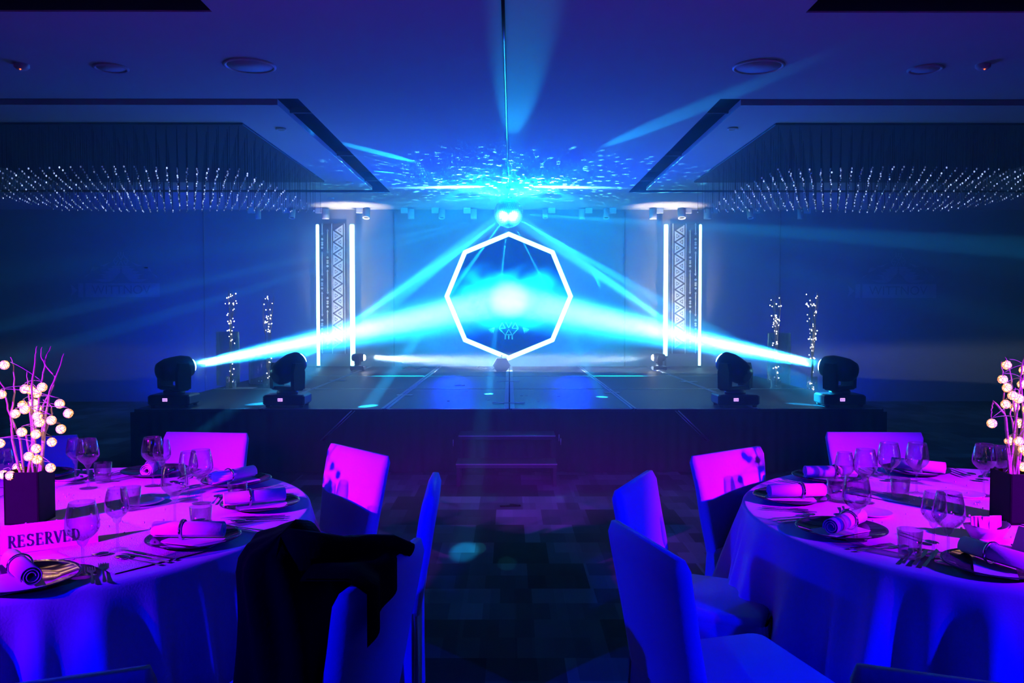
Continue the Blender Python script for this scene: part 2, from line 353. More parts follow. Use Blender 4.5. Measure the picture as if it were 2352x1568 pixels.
for x, wd in ((0.0, 0.05), (-1.18, 0.035), (1.18, 0.025), (-2.35, 0.02), (2.35, 0.02)):
    for j in range(3):
        m = MB()
        for sx in (-1, 1): m.box((x+sx*wd*0.5+sx*0.004, (ys[j]+ys[j+1])/2, STG+0.002), (wd*0.85, ys[j+1]-ys[j]-0.03, 0.004))
        m.build('joint_tape', 'tape_grey', stage)
# slanting metal strips on the stage front
for s, a, b in ((-1, (808, 943), (735, 1012)), (1, (1558, 943), (1630, 1012))):
    p = atY(*a, Y0S-0.06); q = atY(*b, Y0S-0.10)
    m = MB().tube([p, q], 0.006, 6); m.tube([p+Vector((s*-0.03, 0, 0)), q+Vector((s*-0.03, 0, 0))], 0.003, 6)
    m.build('slanting_strip', 'aluminium', stage)
# steps
st = thing('stage_steps', 'two black stage steps with bright metal nosings in the centre', 'steps', (0, 0, 0))
for (a, b, py, z) in ((1053, 1276, 1000, 0.4), (1047, 1280, 1065, 0.2)):
    p = atZ(a, py, z); q = atZ(b, py, z); y = p.y; xm = (p.x+q.x)/2; wd = q.x-p.x
    tr = MB().box((xm, y+0.155, z-0.02), (wd, 0.30, 0.04), bev=0.004).build('tread', 'stage_deck', st)
    MB().box((xm, y-0.004, z-0.004), (wd, 0.010, 0.009)).build('nosing', 'aluminium', tr)
    for s in (-1, 1):
        MB().box((xm+s*(wd/2-0.02), y+0.15, (z-0.04)/2), (0.03, 0.28, z-0.04)).build('side_frame', 'stage_skirt', st)
for px, py in ((1041, 1017), (1284, 1005), (1288, 1014)):
    p = atY(px, py, 7.5); MB().tube([p-Vector((0, 0, 0.03)), p+Vector((0, 0, 0.03))], 0.004, 6).build('frame_clip', 'aluminium', st)
# tape crosses on the deck
for px, py, k, nm in ((1168, 876, 0.12, 'on the centre joint towards the back'), (1168, 926, 0.13, 'on the centre joint near the front edge'), (930, 908, 0.07, 'on the left joint in the middle of the deck'),
                  (1405, 902, 0.07, 'on the right joint in the middle of the deck'), (776, 874, 0.09, 'at the far left joint'), (1582, 877, 0.09, 'at the far right joint'), (1056, 885, 0.05, 'left of the centre joint')):
    p = atZ(px, py, STG); m = MB()
    for a in (20, -20):
        m.box((0, 0, 0), (2*k*1.3, 0.032, 0.003), Matrix.Rotation(R_(a), 4, 'Z'))
    o = m.build('tape_cross', 'tape_white', label='white tape cross %s' % nm, cat='tape mark', group='tape crosses on the stage'); o.location = (p.x, p.y, STG+0.0065)
# small debris bits glinting on the deck
m = MB()
for px, py in ((1030, 921), (1032, 937), (1072, 899), (1122, 918), (1198, 909), (1210, 909), (1220, 897), (1236, 922), (1283, 910), (1294, 892)):
    p = atZ(px, py, STG); m.box((p.x, p.y, STG+0.003), (0.03, 0.01, 0.003))
m.build('confetti', 'tape_white', kind='stuff', label='pale scraps of confetti scattered on the stage deck', cat='confetti')
# ------------------------------------------------------------------ LED tubes and patterned screens
YT = 13.9
def led_tube(px, y0, y1, r, label):
    a = atY(px, y0, YT); b = atY(px, y1, YT)
    t = thing('led_tube', label, 'light tube', (a.x, YT, max(STG, b.z)), 0, 'upright white light tubes')
    z1 = a.z-max(STG, b.z)
    MB().lathe([(r, 0.03), (r, z1-0.03), (r*0.8, z1-0.01), (0.0001, z1-0.005)], 14, cap=True).build('tube', 'led_tube', t)
    MB().lathe([(r*1.1, 0.0), (r*1.1, 0.03)], 14).build('end_cap', 'tube_end', t)
    if b.z > STG+0.05: MB().box((0, 0, -(b.z-STG)/2), (0.03, 0.03, b.z-STG)).box((0, 0, -(b.z-STG)+0.006), (0.14, 0.10, 0.012)).build('stand', 'tube_end', t)
    MB().box((0.0, 0.055, z1*0.7), (0.02, 0.05, 0.02)).build('wall_bracket', 'tube_end', t)
led_tube(729, 514, 846, 0.028, 'slim white light tube on the outer side of the left patterned panel')
led_tube(808.5, 514, 847, 0.042, 'thick white light tube on the inner side of the left patterned panel')
led_tube(1530, 514, 821, 0.036, 'thick white light tube on the inner side of the right patterned panel')
led_tube(1609, 514, 844, 0.024, 'slim white light tube on the outer side of the right patterned panel')
U = YT/F
def pattern(side, px0, px1, tri0, tri1, lines, arrows):
    Y = YB-0.05
    def W(px, py): q = atY(px, py, Y); return q.x, q.z
    t = thing('patterned_panel', '%s tall backdrop panel of cream zigzag triangles and arrow chains' % side, 'backdrop panel', (0, 0, 0), 0, 'patterned panels beside the stage')
    x0, z1 = W(px0, 513); x1, z0 = W(px1, 812)
    MB().box(((x0+x1)/2, Y+0.025, (z0+z1)/2), (x1-x0, 0.02, z1-z0)).build('cloth', 'pattern_back', t)
    M = Matrix(((1, 0, 0, 0), (0, 0, -1, Y+0.014), (0, 1, 0, 0), (0, 0, 0, 1)))
    def ringtri(pts, k):
        cx = sum(p[0] for p in pts)/3; cz = sum(p[1] for p in pts)/3
        inn = [(cx+(p[0]-cx)*k, cz+(p[1]-cz)*k) for p in pts]
        vs_ = []
        for zz in (0, 0.008): vs_ += [(p[0], p[1], zz) for p in pts]+[(p[0], p[1], zz) for p in inn]
        fs = []
        for i in range(3):
            j = (i+1) % 3
            fs += [(6+i, 6+j, 9+j, 9+i), (i, 3+i, 3+j, j), (i, j, 6+j, 6+i), (3+i, 9+i, 9+j, 3+j)]
        return MB().add(vs_, fs, False, M)
    def tri(pts):
        m = ringtri(pts, 0.42)
        cx = sum(p[0] for p in pts)/3; cz = sum(p[1] for p in pts)/3
        m.prism([(cx+(p[0]-cx)*0.24, cz+(p[1]-cz)*0.24) for p in pts], 0.008, M); return m
    per = 27.3; y = 501.0; k = 0
    while y < 810:
        for sd in (0, 1):
            yy = y+(0 if sd == 0 else per/2)
            ya, yb = yy+1.5, yy+per-1.5
            if yb > 811 or ya < 514: continue
            (a, b, tip) = ((tri0, tri0, tri1-3.5) if sd == 0 else (tri1, tri1, tri0+3.5))
            pts = [W(a, ya), W(b, yb), W(tip, (ya+yb)/2)]
            tri(pts).build('triangle', 'pattern_cream', t)
        y += per
    for px in lines:
        x, z1_ = W(px, 513); _, z0_ = W(px, 812)
        MB().box((x, Y+0.009, (z0_+z1_)/2), (0.011, 0.008, z1_-z0_)).build('border_line', 'pattern_cream', t)
    for n, px in enumerate(arrows):
        y = 513+n*14; seg = 0
        while y < 800:
            if seg % 2 == 0:
                L = min(54 if (n or y > 520) else 26, 811-y)
                if L > 6:
                    x, za = W(px, y); _, zb = W(px, y+L)
                    m = MB().box((x, Y+0.009, (za+zb)/2), (0.014, 0.008, za-zb))
                    for zz, s in ((za, 1), (zb, -1)):
                        m.prism([(x-0.02, zz-s*0.025), (x+0.02, zz-s*0.025), (x, zz+s*0.012)][::s], 0.009, M)
                    m.build('arrow_bar', 'pattern_cream', t)
                y += L+10
            else:
                for dy, k in ((0, 3.2), (8, 3.0), (12.5, 3.0), (20, 3.2)):
                    if y+dy > 806: continue
                    x, z = W(px, y+dy); r = k*U
                    MB().prism([(x-r, z), (x, z-r), (x+r, z), (x, z+r)], 0.008, M).build('diamond', 'pattern_cream', t)
                y += 29
            seg += 1
pattern('left', 733, 797, 765, 787, (761.5, 790.5), (739.5, 752))
pattern('right', 1541, 1603, 1550, 1572.5, (1546, 1576), (1598, 1585.5))
# added warm spots that light the patterned panels and the ceiling edge above them
for px, k in ((778, 1.0), (1566, 1.25)):
    p = atY(px, 845, 13.2)
    spot('added_panel_light', (p.x, 13.0, 0.66), (p.x, 14.0, 1.6), (1.0, 0.84, 0.60), 110*k, 30, 0.9, 0.04)
    s = -1 if px < 1000 else 1
    spot('added_edge_light', (s*2.72, 13.3, 0.9), (s*2.60, 13.75, 3.2), (1.0, 0.86, 0.60), 800, 17, 1.0, 0.05)
# ------------------------------------------------------------------ octagon mirror with light frame
oc = atY(1168.5, 680, 13.55); YO = 13.55; pxm = 13.55/F
om = thing('octagon_sign', 'large dark octagonal mirror framed by a glowing white light strip', 'wall sign', (oc.x, YO, oc.z))
def octa(r): return [(r*math.sin(R_(45*i)), r*math.cos(R_(45*i))) for i in range(8)]
M = Matrix(((1, 0, 0, 0), (0, 0, 1, 0), (0, 1, 0, 0), (0, 0, 0, 1)))
def octring(r0, r1, y0, y1, name, material, parent):
    a, b = octa(r0), octa(r1); vs_ = []
    for yy in (y0, y1): vs_ += [(p[0], yy, p[1]) for p in a]+[(p[0], yy, p[1]) for p in b]
    fs = []
    for i in range(8):
        j = (i+1) % 8; fs += [(i, j, 8+j, 8+i), (16+i, 24+i, 24+j, 16+j), (i, 16+i, 16+j, j), (8+i, 8+j, 24+j, 24+i)]
    return MB().add(vs_, fs).build(name, material, parent)
MB().prism(octa(134.5*pxm), 0.03, M).build('mirror_panel', 'octagon_panel', om)
octring(134.2*pxm, 136.2*pxm, -0.012, 0.03, 'rim', 'black_plastic', om)
oc_f = octring(136.4*pxm, 147.5*pxm, 0.0, 0.03, 'light_frame', 'led_tube', om)
MB().box((0, 0.32, 0), (0.06, 0.56, 0.06)).build('wall_mount', 'tube_end', om)
def motif(parent, cx, cz, s, flip, name, material, Y):
    # line face: brow triangles, diamond outline, teeth
    m = MB()
    def ln(a, b, wd=0.05):
        ax, az = a; bx, bz = b; L = math.hypot(bx-ax, bz-az)
        if L < 1e-6: return
        nx, nz = -(bz-az)/L*wd*s/2, (bx-ax)/L*wd*s/2
        P = [(cx+ax*s+nx, cz+flip*(az*s+nz)), (cx+bx*s+nx, cz+flip*(bz*s+nz)), (cx+bx*s-nx, cz+flip*(bz*s-nz)), (cx+ax*s-nx, cz+flip*(az*s-nz))]
        m.add([(p[0], Y, p[1]) for p in P]+[(p[0], Y+0.004, p[1]) for p in P], [(0, 1, 2, 3), (7, 6, 5, 4), (0, 4, 5, 1), (1, 5, 6, 2), (2, 6, 7, 3), (3, 7, 4, 0)])
    for sg in (-1, 1):
        ln((sg*0.95, 0.15), (sg*0.35, 0.15), 0.07); ln((sg*0.35, 0.15), (sg*0.68, 0.75), 0.09); ln((sg*0.68, 0.75), (sg*1.0, 0.15), 0.09)
        ln((sg*1.0, 0.12), (sg*0.36, -0.55), 0.08); ln((0, 0.2), (sg*0.32, 0.8), 0.09); ln((0, 0.05), (sg*0.32, -0.5), 0.08)
        ln((sg*0.36, -0.5), (sg*0.36, -1.0), 0.12)
    ln((0, -0.6), (0, -1.0), 0.12); ln((-0.36, -0.52), (0.36, -0.52), 0.08)
    return m.build(name, material, parent)
motif(om, 0, -(757-680)*pxm, 22*pxm, 1, 'reflected_face', 'reflection_pale', -0.006)  # reflected face drawn into the mirror as pale lines
motif(om, 0, (757-680)*pxm, 20*pxm, -1, 'reflected_face', 'octagon_panel', -0.006)
for s in (-1, 1):
    m = MB()
    for k in range(5):
        a = R_(200+k*14) if s < 0 else R_(340-k*14)
        c0 = (s*33*pxm, -(752-680)*pxm); p = (c0[0]+14*pxm*math.cos(a), c0[1]+14*pxm*math.sin(a))
        m.tube([(c0[0], -0.006, c0[1]), (p[0], -0.006, p[1])], 0.004, 4)
    m.build('reflected_fan', 'reflection_pale', om)
# ------------------------------------------------------------------ track spotlights hanging from the ceiling edge
for n, (px, bx, tilt, wdt) in enumerate([(593, -16, 0, 12), (672, -16, 1, 14), (748, -20, 0, 17), (842, -18, 1, 17), (944, -18, 0, 15), (1015, -16, 1, 15), (1088, -14, 0, 14), (1252, 14, 1, 12),
                                   (1337, 15, 0, 15), (1392, 16, 1, 15), (1500, 16, 0, 17), (1565, 16, 1, 18), (1625, 18, 0, 17), (1722, 16, 1, 14), (1838, 14, 0, 12)]):
    Yt = 13.95; p = atY(px, 483, Yt); u = Yt/F
    t = thing('track_spotlight', 'white cylinder ceiling spotlight, %s' % ['under the left chandelier fringe', 'second from the left chandelier, lens tilted out', 'brightly lit, above the left patterned panel', 'above the thick left light tube, lens showing',
        'midway between left tube and mirror ball', 'left of the mirror ball with round lens showing', 'just left of the mirror ball', 'just right of the mirror ball', 'first plain barrel right of the mirror ball', 'thin, with dot sparkles, right of the mirror ball',
        'left of the right patterned panel', 'above the right patterned panel, round lens showing', 'right above the slim right tube', 'under the right chandelier edge, lens tilted', 'dim, farthest right under the chandelier'][n], 'spotlight', (p.x, Yt, CEIL), 0, 'track spotlights along the ceiling edge')
    sx = 1 if bx > 0 else -1
    MB().box((sx*0.11, 0, -0.045), (0.12, 0.05, 0.09), bev=0.005).build('track_box', 'white_plastic', t)
    MB().box((sx*0.045, 0, -0.03), (0.05, 0.03, 0.03)).build('arm', 'white_plastic', t)
    r = wdt*u/2
    Mx = Matrix.Translation((0, 0, -0.02)) @ Matrix.Rotation(R_(-18 if tilt else 0), 4, 'X')
    MB().lathe([(r, 0), (r, -0.155), (r*0.97, -0.165), (r*0.8, -0.165), (r*0.75, -0.14), (0.0001, -0.14)], 20, Mx).build('barrel', 'white_plastic', t)
    MB().lathe([(0.0001, -0.15), (r*0.7, -0.15)], 16, Mx, cap=False).build('lens', 'lens_off', t)
# ------------------------------------------------------------------ mirror ball
mb = thing('mirror_ball', 'glittering mirror ball hanging under the ceiling above the octagon', 'mirror ball', BALL)
MB().sphere((0, 0, 0), BALLR-0.003, 32, 18).build('core', 'grout', mb)
rows = 22; tiles = []
for i in range(1, rows):
    th = math.pi*i/rows; n = max(4, int(2*math.pi*BALLR*math.sin(th)/0.0285))
    for k in range(n): tiles.append((th, 2*math.pi*(k+0.5*(i % 2)*0)/n, n))
base_tile = {}
front = sorted(tiles, key=lambda t_: math.sin(t_[0])*math.sin(t_[1]))[:300]
fs_ = set((a, b) for a, b, _ in front); rest = MB()
tm = MB().box((0, 0, 0), (0.0255, 0.0255, 0.004)).mesh('mirror_tile', 'mirror')
for th, ph, n in tiles:
    d = Vector((math.sin(th)*math.cos(ph), math.sin(th)*math.sin(ph), math.cos(th)))
    jt = Vector((random.uniform(-1, 1), random.uniform(-1, 1), random.uniform(-1, 1)))*0.02
    zax = (d+jt).normalized(); xa = Vector((-math.sin(ph), math.cos(ph), 0)); ya = zax.cross(xa).normalized(); xa = ya.cross(zax)
    wx = 2*math.pi*BALLR*math.sin(th)/n/0.0285*0.97
    Mt = Matrix(((xa.x*wx, ya.x, zax.x, d.x*BALLR), (xa.y*wx, ya.y, zax.y, d.y*BALLR), (xa.z*wx, ya.z, zax.z, d.z*BALLR), (0, 0, 0, 1)))
    if (th, ph) in fs_:
        o = bpy.data.objects.new('mirror_tile', tm); col.objects.link(o); o.parent = mb; o.matrix_basis = Mt
    else: rest.box((0, 0, 0), (0.0255, 0.0255, 0.004), Mt)
rest.build('mirror_tiles', 'mirror', mb, kind='stuff')
MB().lathe([(0.014, BALLR-0.01), (0.014, BALLR+0.012), (0.007, BALLR+0.018)], 16).build('cap', 'aluminium', mb)
zt = CEIL-BALL.z
MB().tube([(0, 0, BALLR+0.02), (0, 0, zt-0.02)], 0.004, 8).build('chain', 'aluminium', mb)
MB().lathe([(0.03, zt), (0.03, zt-0.025), (0.02, zt-0.03)], 16).build('motor', 'black_plastic', mb)
# cable running along the ceiling from the camera side
pa = atZ(1154, -30, CEIL-0.02); pts = []
for i in range(9):
    k = i/8; p = Vector((pa.x, pa.y, CEIL-0.012)).lerp(Vector((BALL.x, BALL.y, CEIL-0.012)), k); pts.append(p)
MB().tube(pts, 0.010, 8).build('ceiling_cable', 'black_plastic', label='black cable running along the ceiling to the mirror ball', cat='cable')
# light thrown out by the ball: narrow rays, scattered dots, streaks on the ceiling
def ball_ray(px, py, Y, power, half, colr=CY, yoff=0):
    tgt = atY(px, py, Y); d = (tgt-BALL).normalized()
    spot('ball_ray', BALL+d*(BALLR+0.012), tgt, colr, power*1900, half*1.15, 0.8, 0.006)
RC = (0.01, 0.45, 1.0)
for px, py, Y, pw, h in ((820, 592, 11.0, 16, 1.0), (850, 560, 11.0, 12, 0.8), (960, 640, 10.0, 22, 0.9), (1080, 610, 10.4, 34, 1.0), (1146, 690, 10.4, 26, 0.9), (1255, 660, 10.4, 24, 0.9),
                      (1530, 700, 9.6, 46, 1.4), (1400, 640, 10.2, 22, 1.0), (700, 265, 8.2, 3, 2.0), (460, 575, 11.0, 4, 1.8), (480, 640, 10.8, 3, 1.6), (1860, 560, 11.0, 4, 1.8), (1880, 640, 10.8, 4, 1.6), (1205, 0, 5.0, 1.2, 2.2), (1700, 170, 6.6, 1.6, 2.0), (1330, 500, 10.6, 18, 1.0), (930, 410, 10.6, 6, 0.8), (900, 700, 9.8, 40, 1.5),
                      (1095, 1050, 6.2, 3, 0.8)):
    ball_ray(px, py, Y, pw, h, RC)
for px, py, pw in ((1097, 1259, 40), (1165, 1293, 20), (1290, 1142, 10), (1130, 1145, 8)):
    tgt = atZ(px, py, 0); d = (tgt-BALL).normalized(); spot('ball_ray', BALL+d*(BALLR+0.012), tgt, (0.05, 0.9, 1.0), pw*20, 0.45, 0.3, 0.004)
dl = bpy.data.lights.new('ball_sparkle', 'POINT'); dl.energy = 4500; dl.color = (0.12, 0.85, 1.0); dl.shadow_soft_size = 0.002
dlo = bpy.data.objects.new('ball_sparkle', dl); col.objects.link(dlo); dlo.location = BALL+Vector((0.0, -0.05, BALLR+0.010))
dl.use_nodes = True; nt = dl.node_tree; em = nt.nodes['Emission']
tc = nt.nodes.new('ShaderNodeTexCoord'); vo = nt.nodes.new('ShaderNodeTexVoronoi'); vo.inputs['Scale'].default_value = 1.0
lt = nt.nodes.new('ShaderNodeMath'); lt.operation = 'LESS_THAN'; lt.inputs[1].default_value = 0.22
sx_ = nt.nodes.new('ShaderNodeSeparateXYZ'); gz = nt.nodes.new('ShaderNodeMath'); gz.operation = 'GREATER_THAN'; gz.inputs[1].default_value = 0.055
ml = nt.nodes.new('ShaderNodeMath'); ml.operation = 'MULTIPLY'; ad = nt.nodes.new('ShaderNodeMath'); ad.operation = 'MAXIMUM'; ad.inputs[1].default_value = 0.0
nt.links.new(tc.outputs['Normal'], sx_.inputs[0]); nt.links.new(sx_.outputs['Z'], gz.inputs[0]); nt.links.new(gz.outputs[0], ad.inputs[0]); nt.links.new(ad.outputs[0], ml.inputs[1])
sv_ = nt.nodes.new('ShaderNodeSeparateXYZ'); dx_ = nt.nodes.new('ShaderNodeMath'); dy_ = nt.nodes.new('ShaderNodeMath'); cb_ = nt.nodes.new('ShaderNodeCombineXYZ'); scl = nt.nodes.new('ShaderNodeVectorMath')
dx_.operation = dy_.operation = 'DIVIDE'; scl.operation = 'MULTIPLY'; scl.inputs[1].default_value = (1.15, 1.15, 1.0)
nt.links.new(tc.outputs['Normal'], sv_.inputs[0])
for q_, a_ in ((dx_, 'X'), (dy_, 'Y')): nt.links.new(sv_.outputs[a_], q_.inputs[0]); nt.links.new(sv_.outputs['Z'], q_.inputs[1])
nt.links.new(dx_.outputs[0], cb_.inputs[0]); nt.links.new(dy_.outputs[0], cb_.inputs[1]); nt.links.new(cb_.outputs[0], scl.inputs[0]); nt.links.new(scl.outputs[0], vo.inputs['Vector'])
nt.links.new(vo.outputs['Distance'], lt.inputs[0]); nt.links.new(lt.outputs[0], ml.inputs[0]); nt.links.new(ml.outputs[0], em.inputs['Strength'])
gd = bpy.data.lights.new('ball_glow', 'POINT'); gd.energy = 330; gd.color = (0.0, 0.34, 1.0); gd.shadow_soft_size = 0.01  # added point lamp for the ball's reflected glow on haze and ceiling
go = bpy.data.objects.new('ball_glow', gd); col.objects.link(go); go.location = BALL+Vector((0, -0.07, BALLR+0.005))  # added lamp, stands in for light reflected off the mirror ball
# glow on the ceiling round the ball mount
for s in (-1, 1):
    spot('ball_ray', BALL+Vector((s*0.06, -0.03, BALLR+0.02)), (BALL.x+s*0.55, BALL.y+0.03, CEIL), (0.16, 0.8, 1.0), 6000, 12, 0.9, 0.01)
# ------------------------------------------------------------------ moving heads
def moving_head(loc, target, label, size=1.0, lens='lens_cyan', grp='moving-head stage lamps', disp_on=True, tilt_to=None):
    x, y, z = loc; t = thing('moving_head_lamp', label, 'stage light', loc, 0, grp)
    S = Matrix.Scale(size, 4)
    MB().box((0, 0, 0.07), (0.40, 0.30, 0.10), S, bev=0.015).build('base', 'black_plastic', t)
    for sx in (-1, 1):
        for sy in (-1, 1): MB().lathe([(0.02, 0), (0.024, 0.02)], 10, S @ Matrix.Translation((sx*0.16, sy*0.11, 0))).build('foot', 'black_plastic', t)
    if disp_on:
        dpl = MB().box((-0.03, -0.152, 0.075), (0.045, 0.006, 0.03), S).build('display', 'display', t)
        dt = MB()
        for k in range(4): dt.box((-0.045+k*0.010, -0.1562, 0.075), (0.004, 0.002, 0.014), S)
        dt.build('display_text', 'display_text', dpl)
    pan = math.atan2(target[1]-y, target[0]-x)-math.pi/2; RZ = Matrix.Rotation(pan, 4, 'Z')
    yk = MB().lathe([(0.10, 0.12), (0.10, 0.15), (0.07, 0.165)], 20, S)
    yk.box((0, 0, 0.175), (0.33, 0.12, 0.04), RZ @ S, bev=0.01)
    for sx in (-1, 1):
        yk.prism([(-0.07, 0.17), (0.07, 0.17), (0.075, 0.33), (0.05, 0.42), (-0.05, 0.42), (-0.075, 0.33)], 0.045, RZ @ S @ Matrix(((0, 0, 1, sx*0.1425+(-0.0225)), (1, 0, 0, 0), (0, 1, 0, 0), (0, 0, 0, 1))))
    yk.build('yoke', 'black_plastic', t)
    hc = Vector((0, 0, 0.36*size)); wc = Vector(loc)+hc
    d = (Vector(target)-wc).normalized(); q = d.to_track_quat('Z', 'Y').to_matrix().to_4x4()
    Mh = Matrix.Translation(hc) @ q @ S
    hd = MB().lathe([(0.05, -0.17), (0.09, -0.15), (0.115, -0.08), (0.12, 0.0), (0.12, 0.09), (0.105, 0.15), (0.10, 0.17), (0.085, 0.17), (0.085, 0.15)], 28, Mh, cap=True).build('head', 'black_plastic', t)
    MB().lathe([(0.083, 0.165), (0.080, 0.185), (0.065, 0.205), (0.04, 0.217), (0.0001, 0.221)], 24, Mh, cap=False).build('lens', lens, hd)
    return wc+d*(0.235*size), t
LA = atZ(400, 935, STG); RA = atZ(1930, 935, STG)
specs = [
 (-3.26, 8.12, atY(1270, 672, YB), 'black moving-head lamp at the far left stage corner with bright cyan beam', 1.0),
 (3.22, 8.12, atY(1070, 672, YB), 'black moving-head lamp at the far right stage corner with bright cyan beam', 1.0),
 (-2.16, 8.12, BALL, 'black moving-head lamp second from the left, aimed up at the mirror ball', 1.0),
 (2.20, 8.12, BALL, 'black moving-head lamp second from the right, aimed up at the mirror ball', 1.0)]
for i, (x, y, tgt, lb, sz) in enumerate(specs):
    s0, t = moving_head((x, y, STG+0.003), tgt, lb, sz)
    if i < 2:
        spot('beam', s0, tgt, (0.003, 0.40, 1.0), 560000, 5.2, 0.95, 0.04, gobo=22)
        spot('beam', s0, atY(1170, 688, YO), (0.75, 0.95, 1.0), 200000, 3.1, 1.0, 0.04)
    else:
        spot('beam', s0, tgt, (0.03, 0.6, 1.0), 260000, 1.5, 0.5, 0.02)
        spot('beam', s0, tgt, (0.01, 0.4, 1.0), 16000, 5.0, 1.0, 0.02)
# low wash heads at the back, throwing white light along the stage
for s, px, nm in ((1, 822, 'left'), (-1, 1514, 'right')):
    p = atY(px, 851, 13.15)
    s0, t = moving_head((p.x, 13.15, STG+0.003), (p.x+s*3, 13.25, STG+0.20), 'small %s floor wash lamp throwing low white light across the backdrop foot' % nm, 0.56, 'lens_white', disp_on=False)
    spot('beam', s0+Vector((s*0.01, 0, 0)), (p.x+s*5.2, 12.9, STG+0.02), (0.62, 0.82, 1.0), 52000 if s > 0 else 16000, 4.5, 0.9, 0.05)
p = atY(1152, 852, 13.0)
t = thing('floor_fixture', 'hexagonal dark floor lamp under the bottom tip of the octagon', 'stage light', (p.x, 13.0, STG))
MB().prism([(-0.075, 0), (0.075, 0), (0.14, 0.09), (0.075, 0.20), (-0.075, 0.20), (-0.14, 0.09)], 0.12, Matrix(((1, 0, 0, 0), (0, 0, 1, 0), (0, 1, 0, 0), (0, 0, 0, 1)))).build('housing', 'black_plastic', t)
MB().box((0, 0.06, 0.215), (0.16, 0.03, 0.01)).build('handle', 'aluminium', t)
MB().tube([(0, 0.06, 0.2), (0, 0.06, 0.25)], 0.01, 8).build('knob', 'black_plastic', t)
# thin cables lying at the back of the stage
for n, (a, b) in enumerate((((925, 848), (1010, 850)), ((1095, 847), (1140, 850)))):
    p0 = atZ(*a, STG); p1 = atZ(*b, STG)
    pts = [p0.lerp(p1, k/10)+Vector((0, 0.05*math.sin(k*1.3), 0.01+0.03*abs(math.sin(k*0.8)))) for k in range(11)]
    MB().tube(pts, 0.007, 6).build('stage_cable', 'black_plastic', label='looped cable lying at the back of the stage, %s of centre' % ('well left' if n == 0 else 'just left'), cat='cable')
# ------------------------------------------------------------------ twig columns with fairy lights, glass cylinders
def twig_column(px, ytop, Y, seed, pts_y, label, h):
    rnd = random.Random(seed); b = atY(px, 900, Y); x = b.x; z0 = STG
    top = atY(px, ytop, Y).z
    t = thing('twig_column', label, 'light branches', (x, Y, z0), 0, 'fairy-lit twig columns on the stage')
    for k in range(6):
        pts = [(0.01*rnd.uniform(-1, 1), 0.01*rnd.uniform(-1, 1), 0.02)]; n = 9
        dx, dy = rnd.uniform(-0.07, 0.07), rnd.uniform(-0.05, 0.05)
        for i in range(1, n+1):
            f = i/n; pts.append((dx*f**1.5+0.012*rnd.uniform(-1, 1), dy*f+0.012*rnd.uniform(-1, 1), 0.02+f*(top-z0)*rnd.uniform(0.97, 1.0)))
        MB().tube(pts, [0.007*(1-0.7*i/n) for i in range(n+1)], 5).build('twig', 'twig', t)
    MB().lathe([(0.07, 0), (0.07, 0.012), (0.06, 0.02), (0.058, 0.02), (0.058, 0.16), (0.062, 0.16), (0.062, 0.012)], 24, cap=False).build('vase', 'glass', t)
    for (y0, y1, n, wd) in pts_y:
        for k in range(n):
            yy = rnd.uniform(y0, y1); q = atY(px+rnd.uniform(-wd, wd), yy, Y)
            MB().sphere((q.x-x, rnd.uniform(-0.05, 0.05), q.z-z0), rnd.uniform(0.005, 0.008), 7, 5).build('led', 'fairy_led', t)
twig_column(531, 668, 9.9, 1, ((672, 700, 14, 12), (700, 735, 5, 8), (735, 760, 14, 9), (765, 795, 6, 6), (830, 885, 9, 5)), 'tallest fairy-lit twig column on the left, behind the far left lamp', 1)
twig_column(616, 680, 10.2, 2, ((680, 712, 8, 10), (722, 745, 16, 8), (745, 768, 8, 7), (822, 868, 8, 7)), 'fairy-lit twig column on the left nearer the light tube', 1)
twig_column(1782, 678, 10.0, 3, ((684, 705, 8, 12), (722, 745, 18, 8), (745, 805, 16, 6), (835, 882, 10, 6)), 'fairy-lit twig column on the right nearer the light tube', 1)
twig_column(1865, 672, 9.8, 4, ((675, 705, 14, 13), (705, 745, 8, 12), (745, 780, 12, 11), (775, 800, 18, 7), (800, 825, 6, 6), (850, 900, 9, 6)), 'tallest fairy-lit twig column on the right, beside the corner lamp', 1)
for px, py0, py1, Y, nm in ((523, 762, 888, 10.4, 'behind the left twig columns'), (598, 822, 868, 10.6, 'low, between the left twig columns and tube'), (1790, 765, 872, 10.5, 'behind the right twig columns')):
    a = atY(px, py0, Y); b = STG; r = 26*Y/F
    t = MB().lathe([(r, 0), (r, a.z-b), (r-0.005, a.z-b), (r-0.005, 0.008), (0.0001, 0.008)], 32, cap=False).build('glass_cylinder', 'glass', label='clear glass cylinder %s' % nm, cat='glass cylinder', group='glass cylinders on stage')
    t.location = (a.x, Y, STG+0.003)
# sheets of clear film on the stage at left
p = atZ(548, 893, STG); m = MB().box((0, 0, 0.002), (0.34, 0.12, 0.003), Matrix.Rotation(0.2, 4, 'Z')).box((0.05, 0.08, 0.006), (0.26, 0.10, 0.003), Matrix.Rotation(-0.1, 4, 'Z'))
o = m.build('paper_sheets', 'paper', label='loose pale sheets lying on the left of the stage', cat='paper'); o.location = (p.x, p.y, STG+0.004)
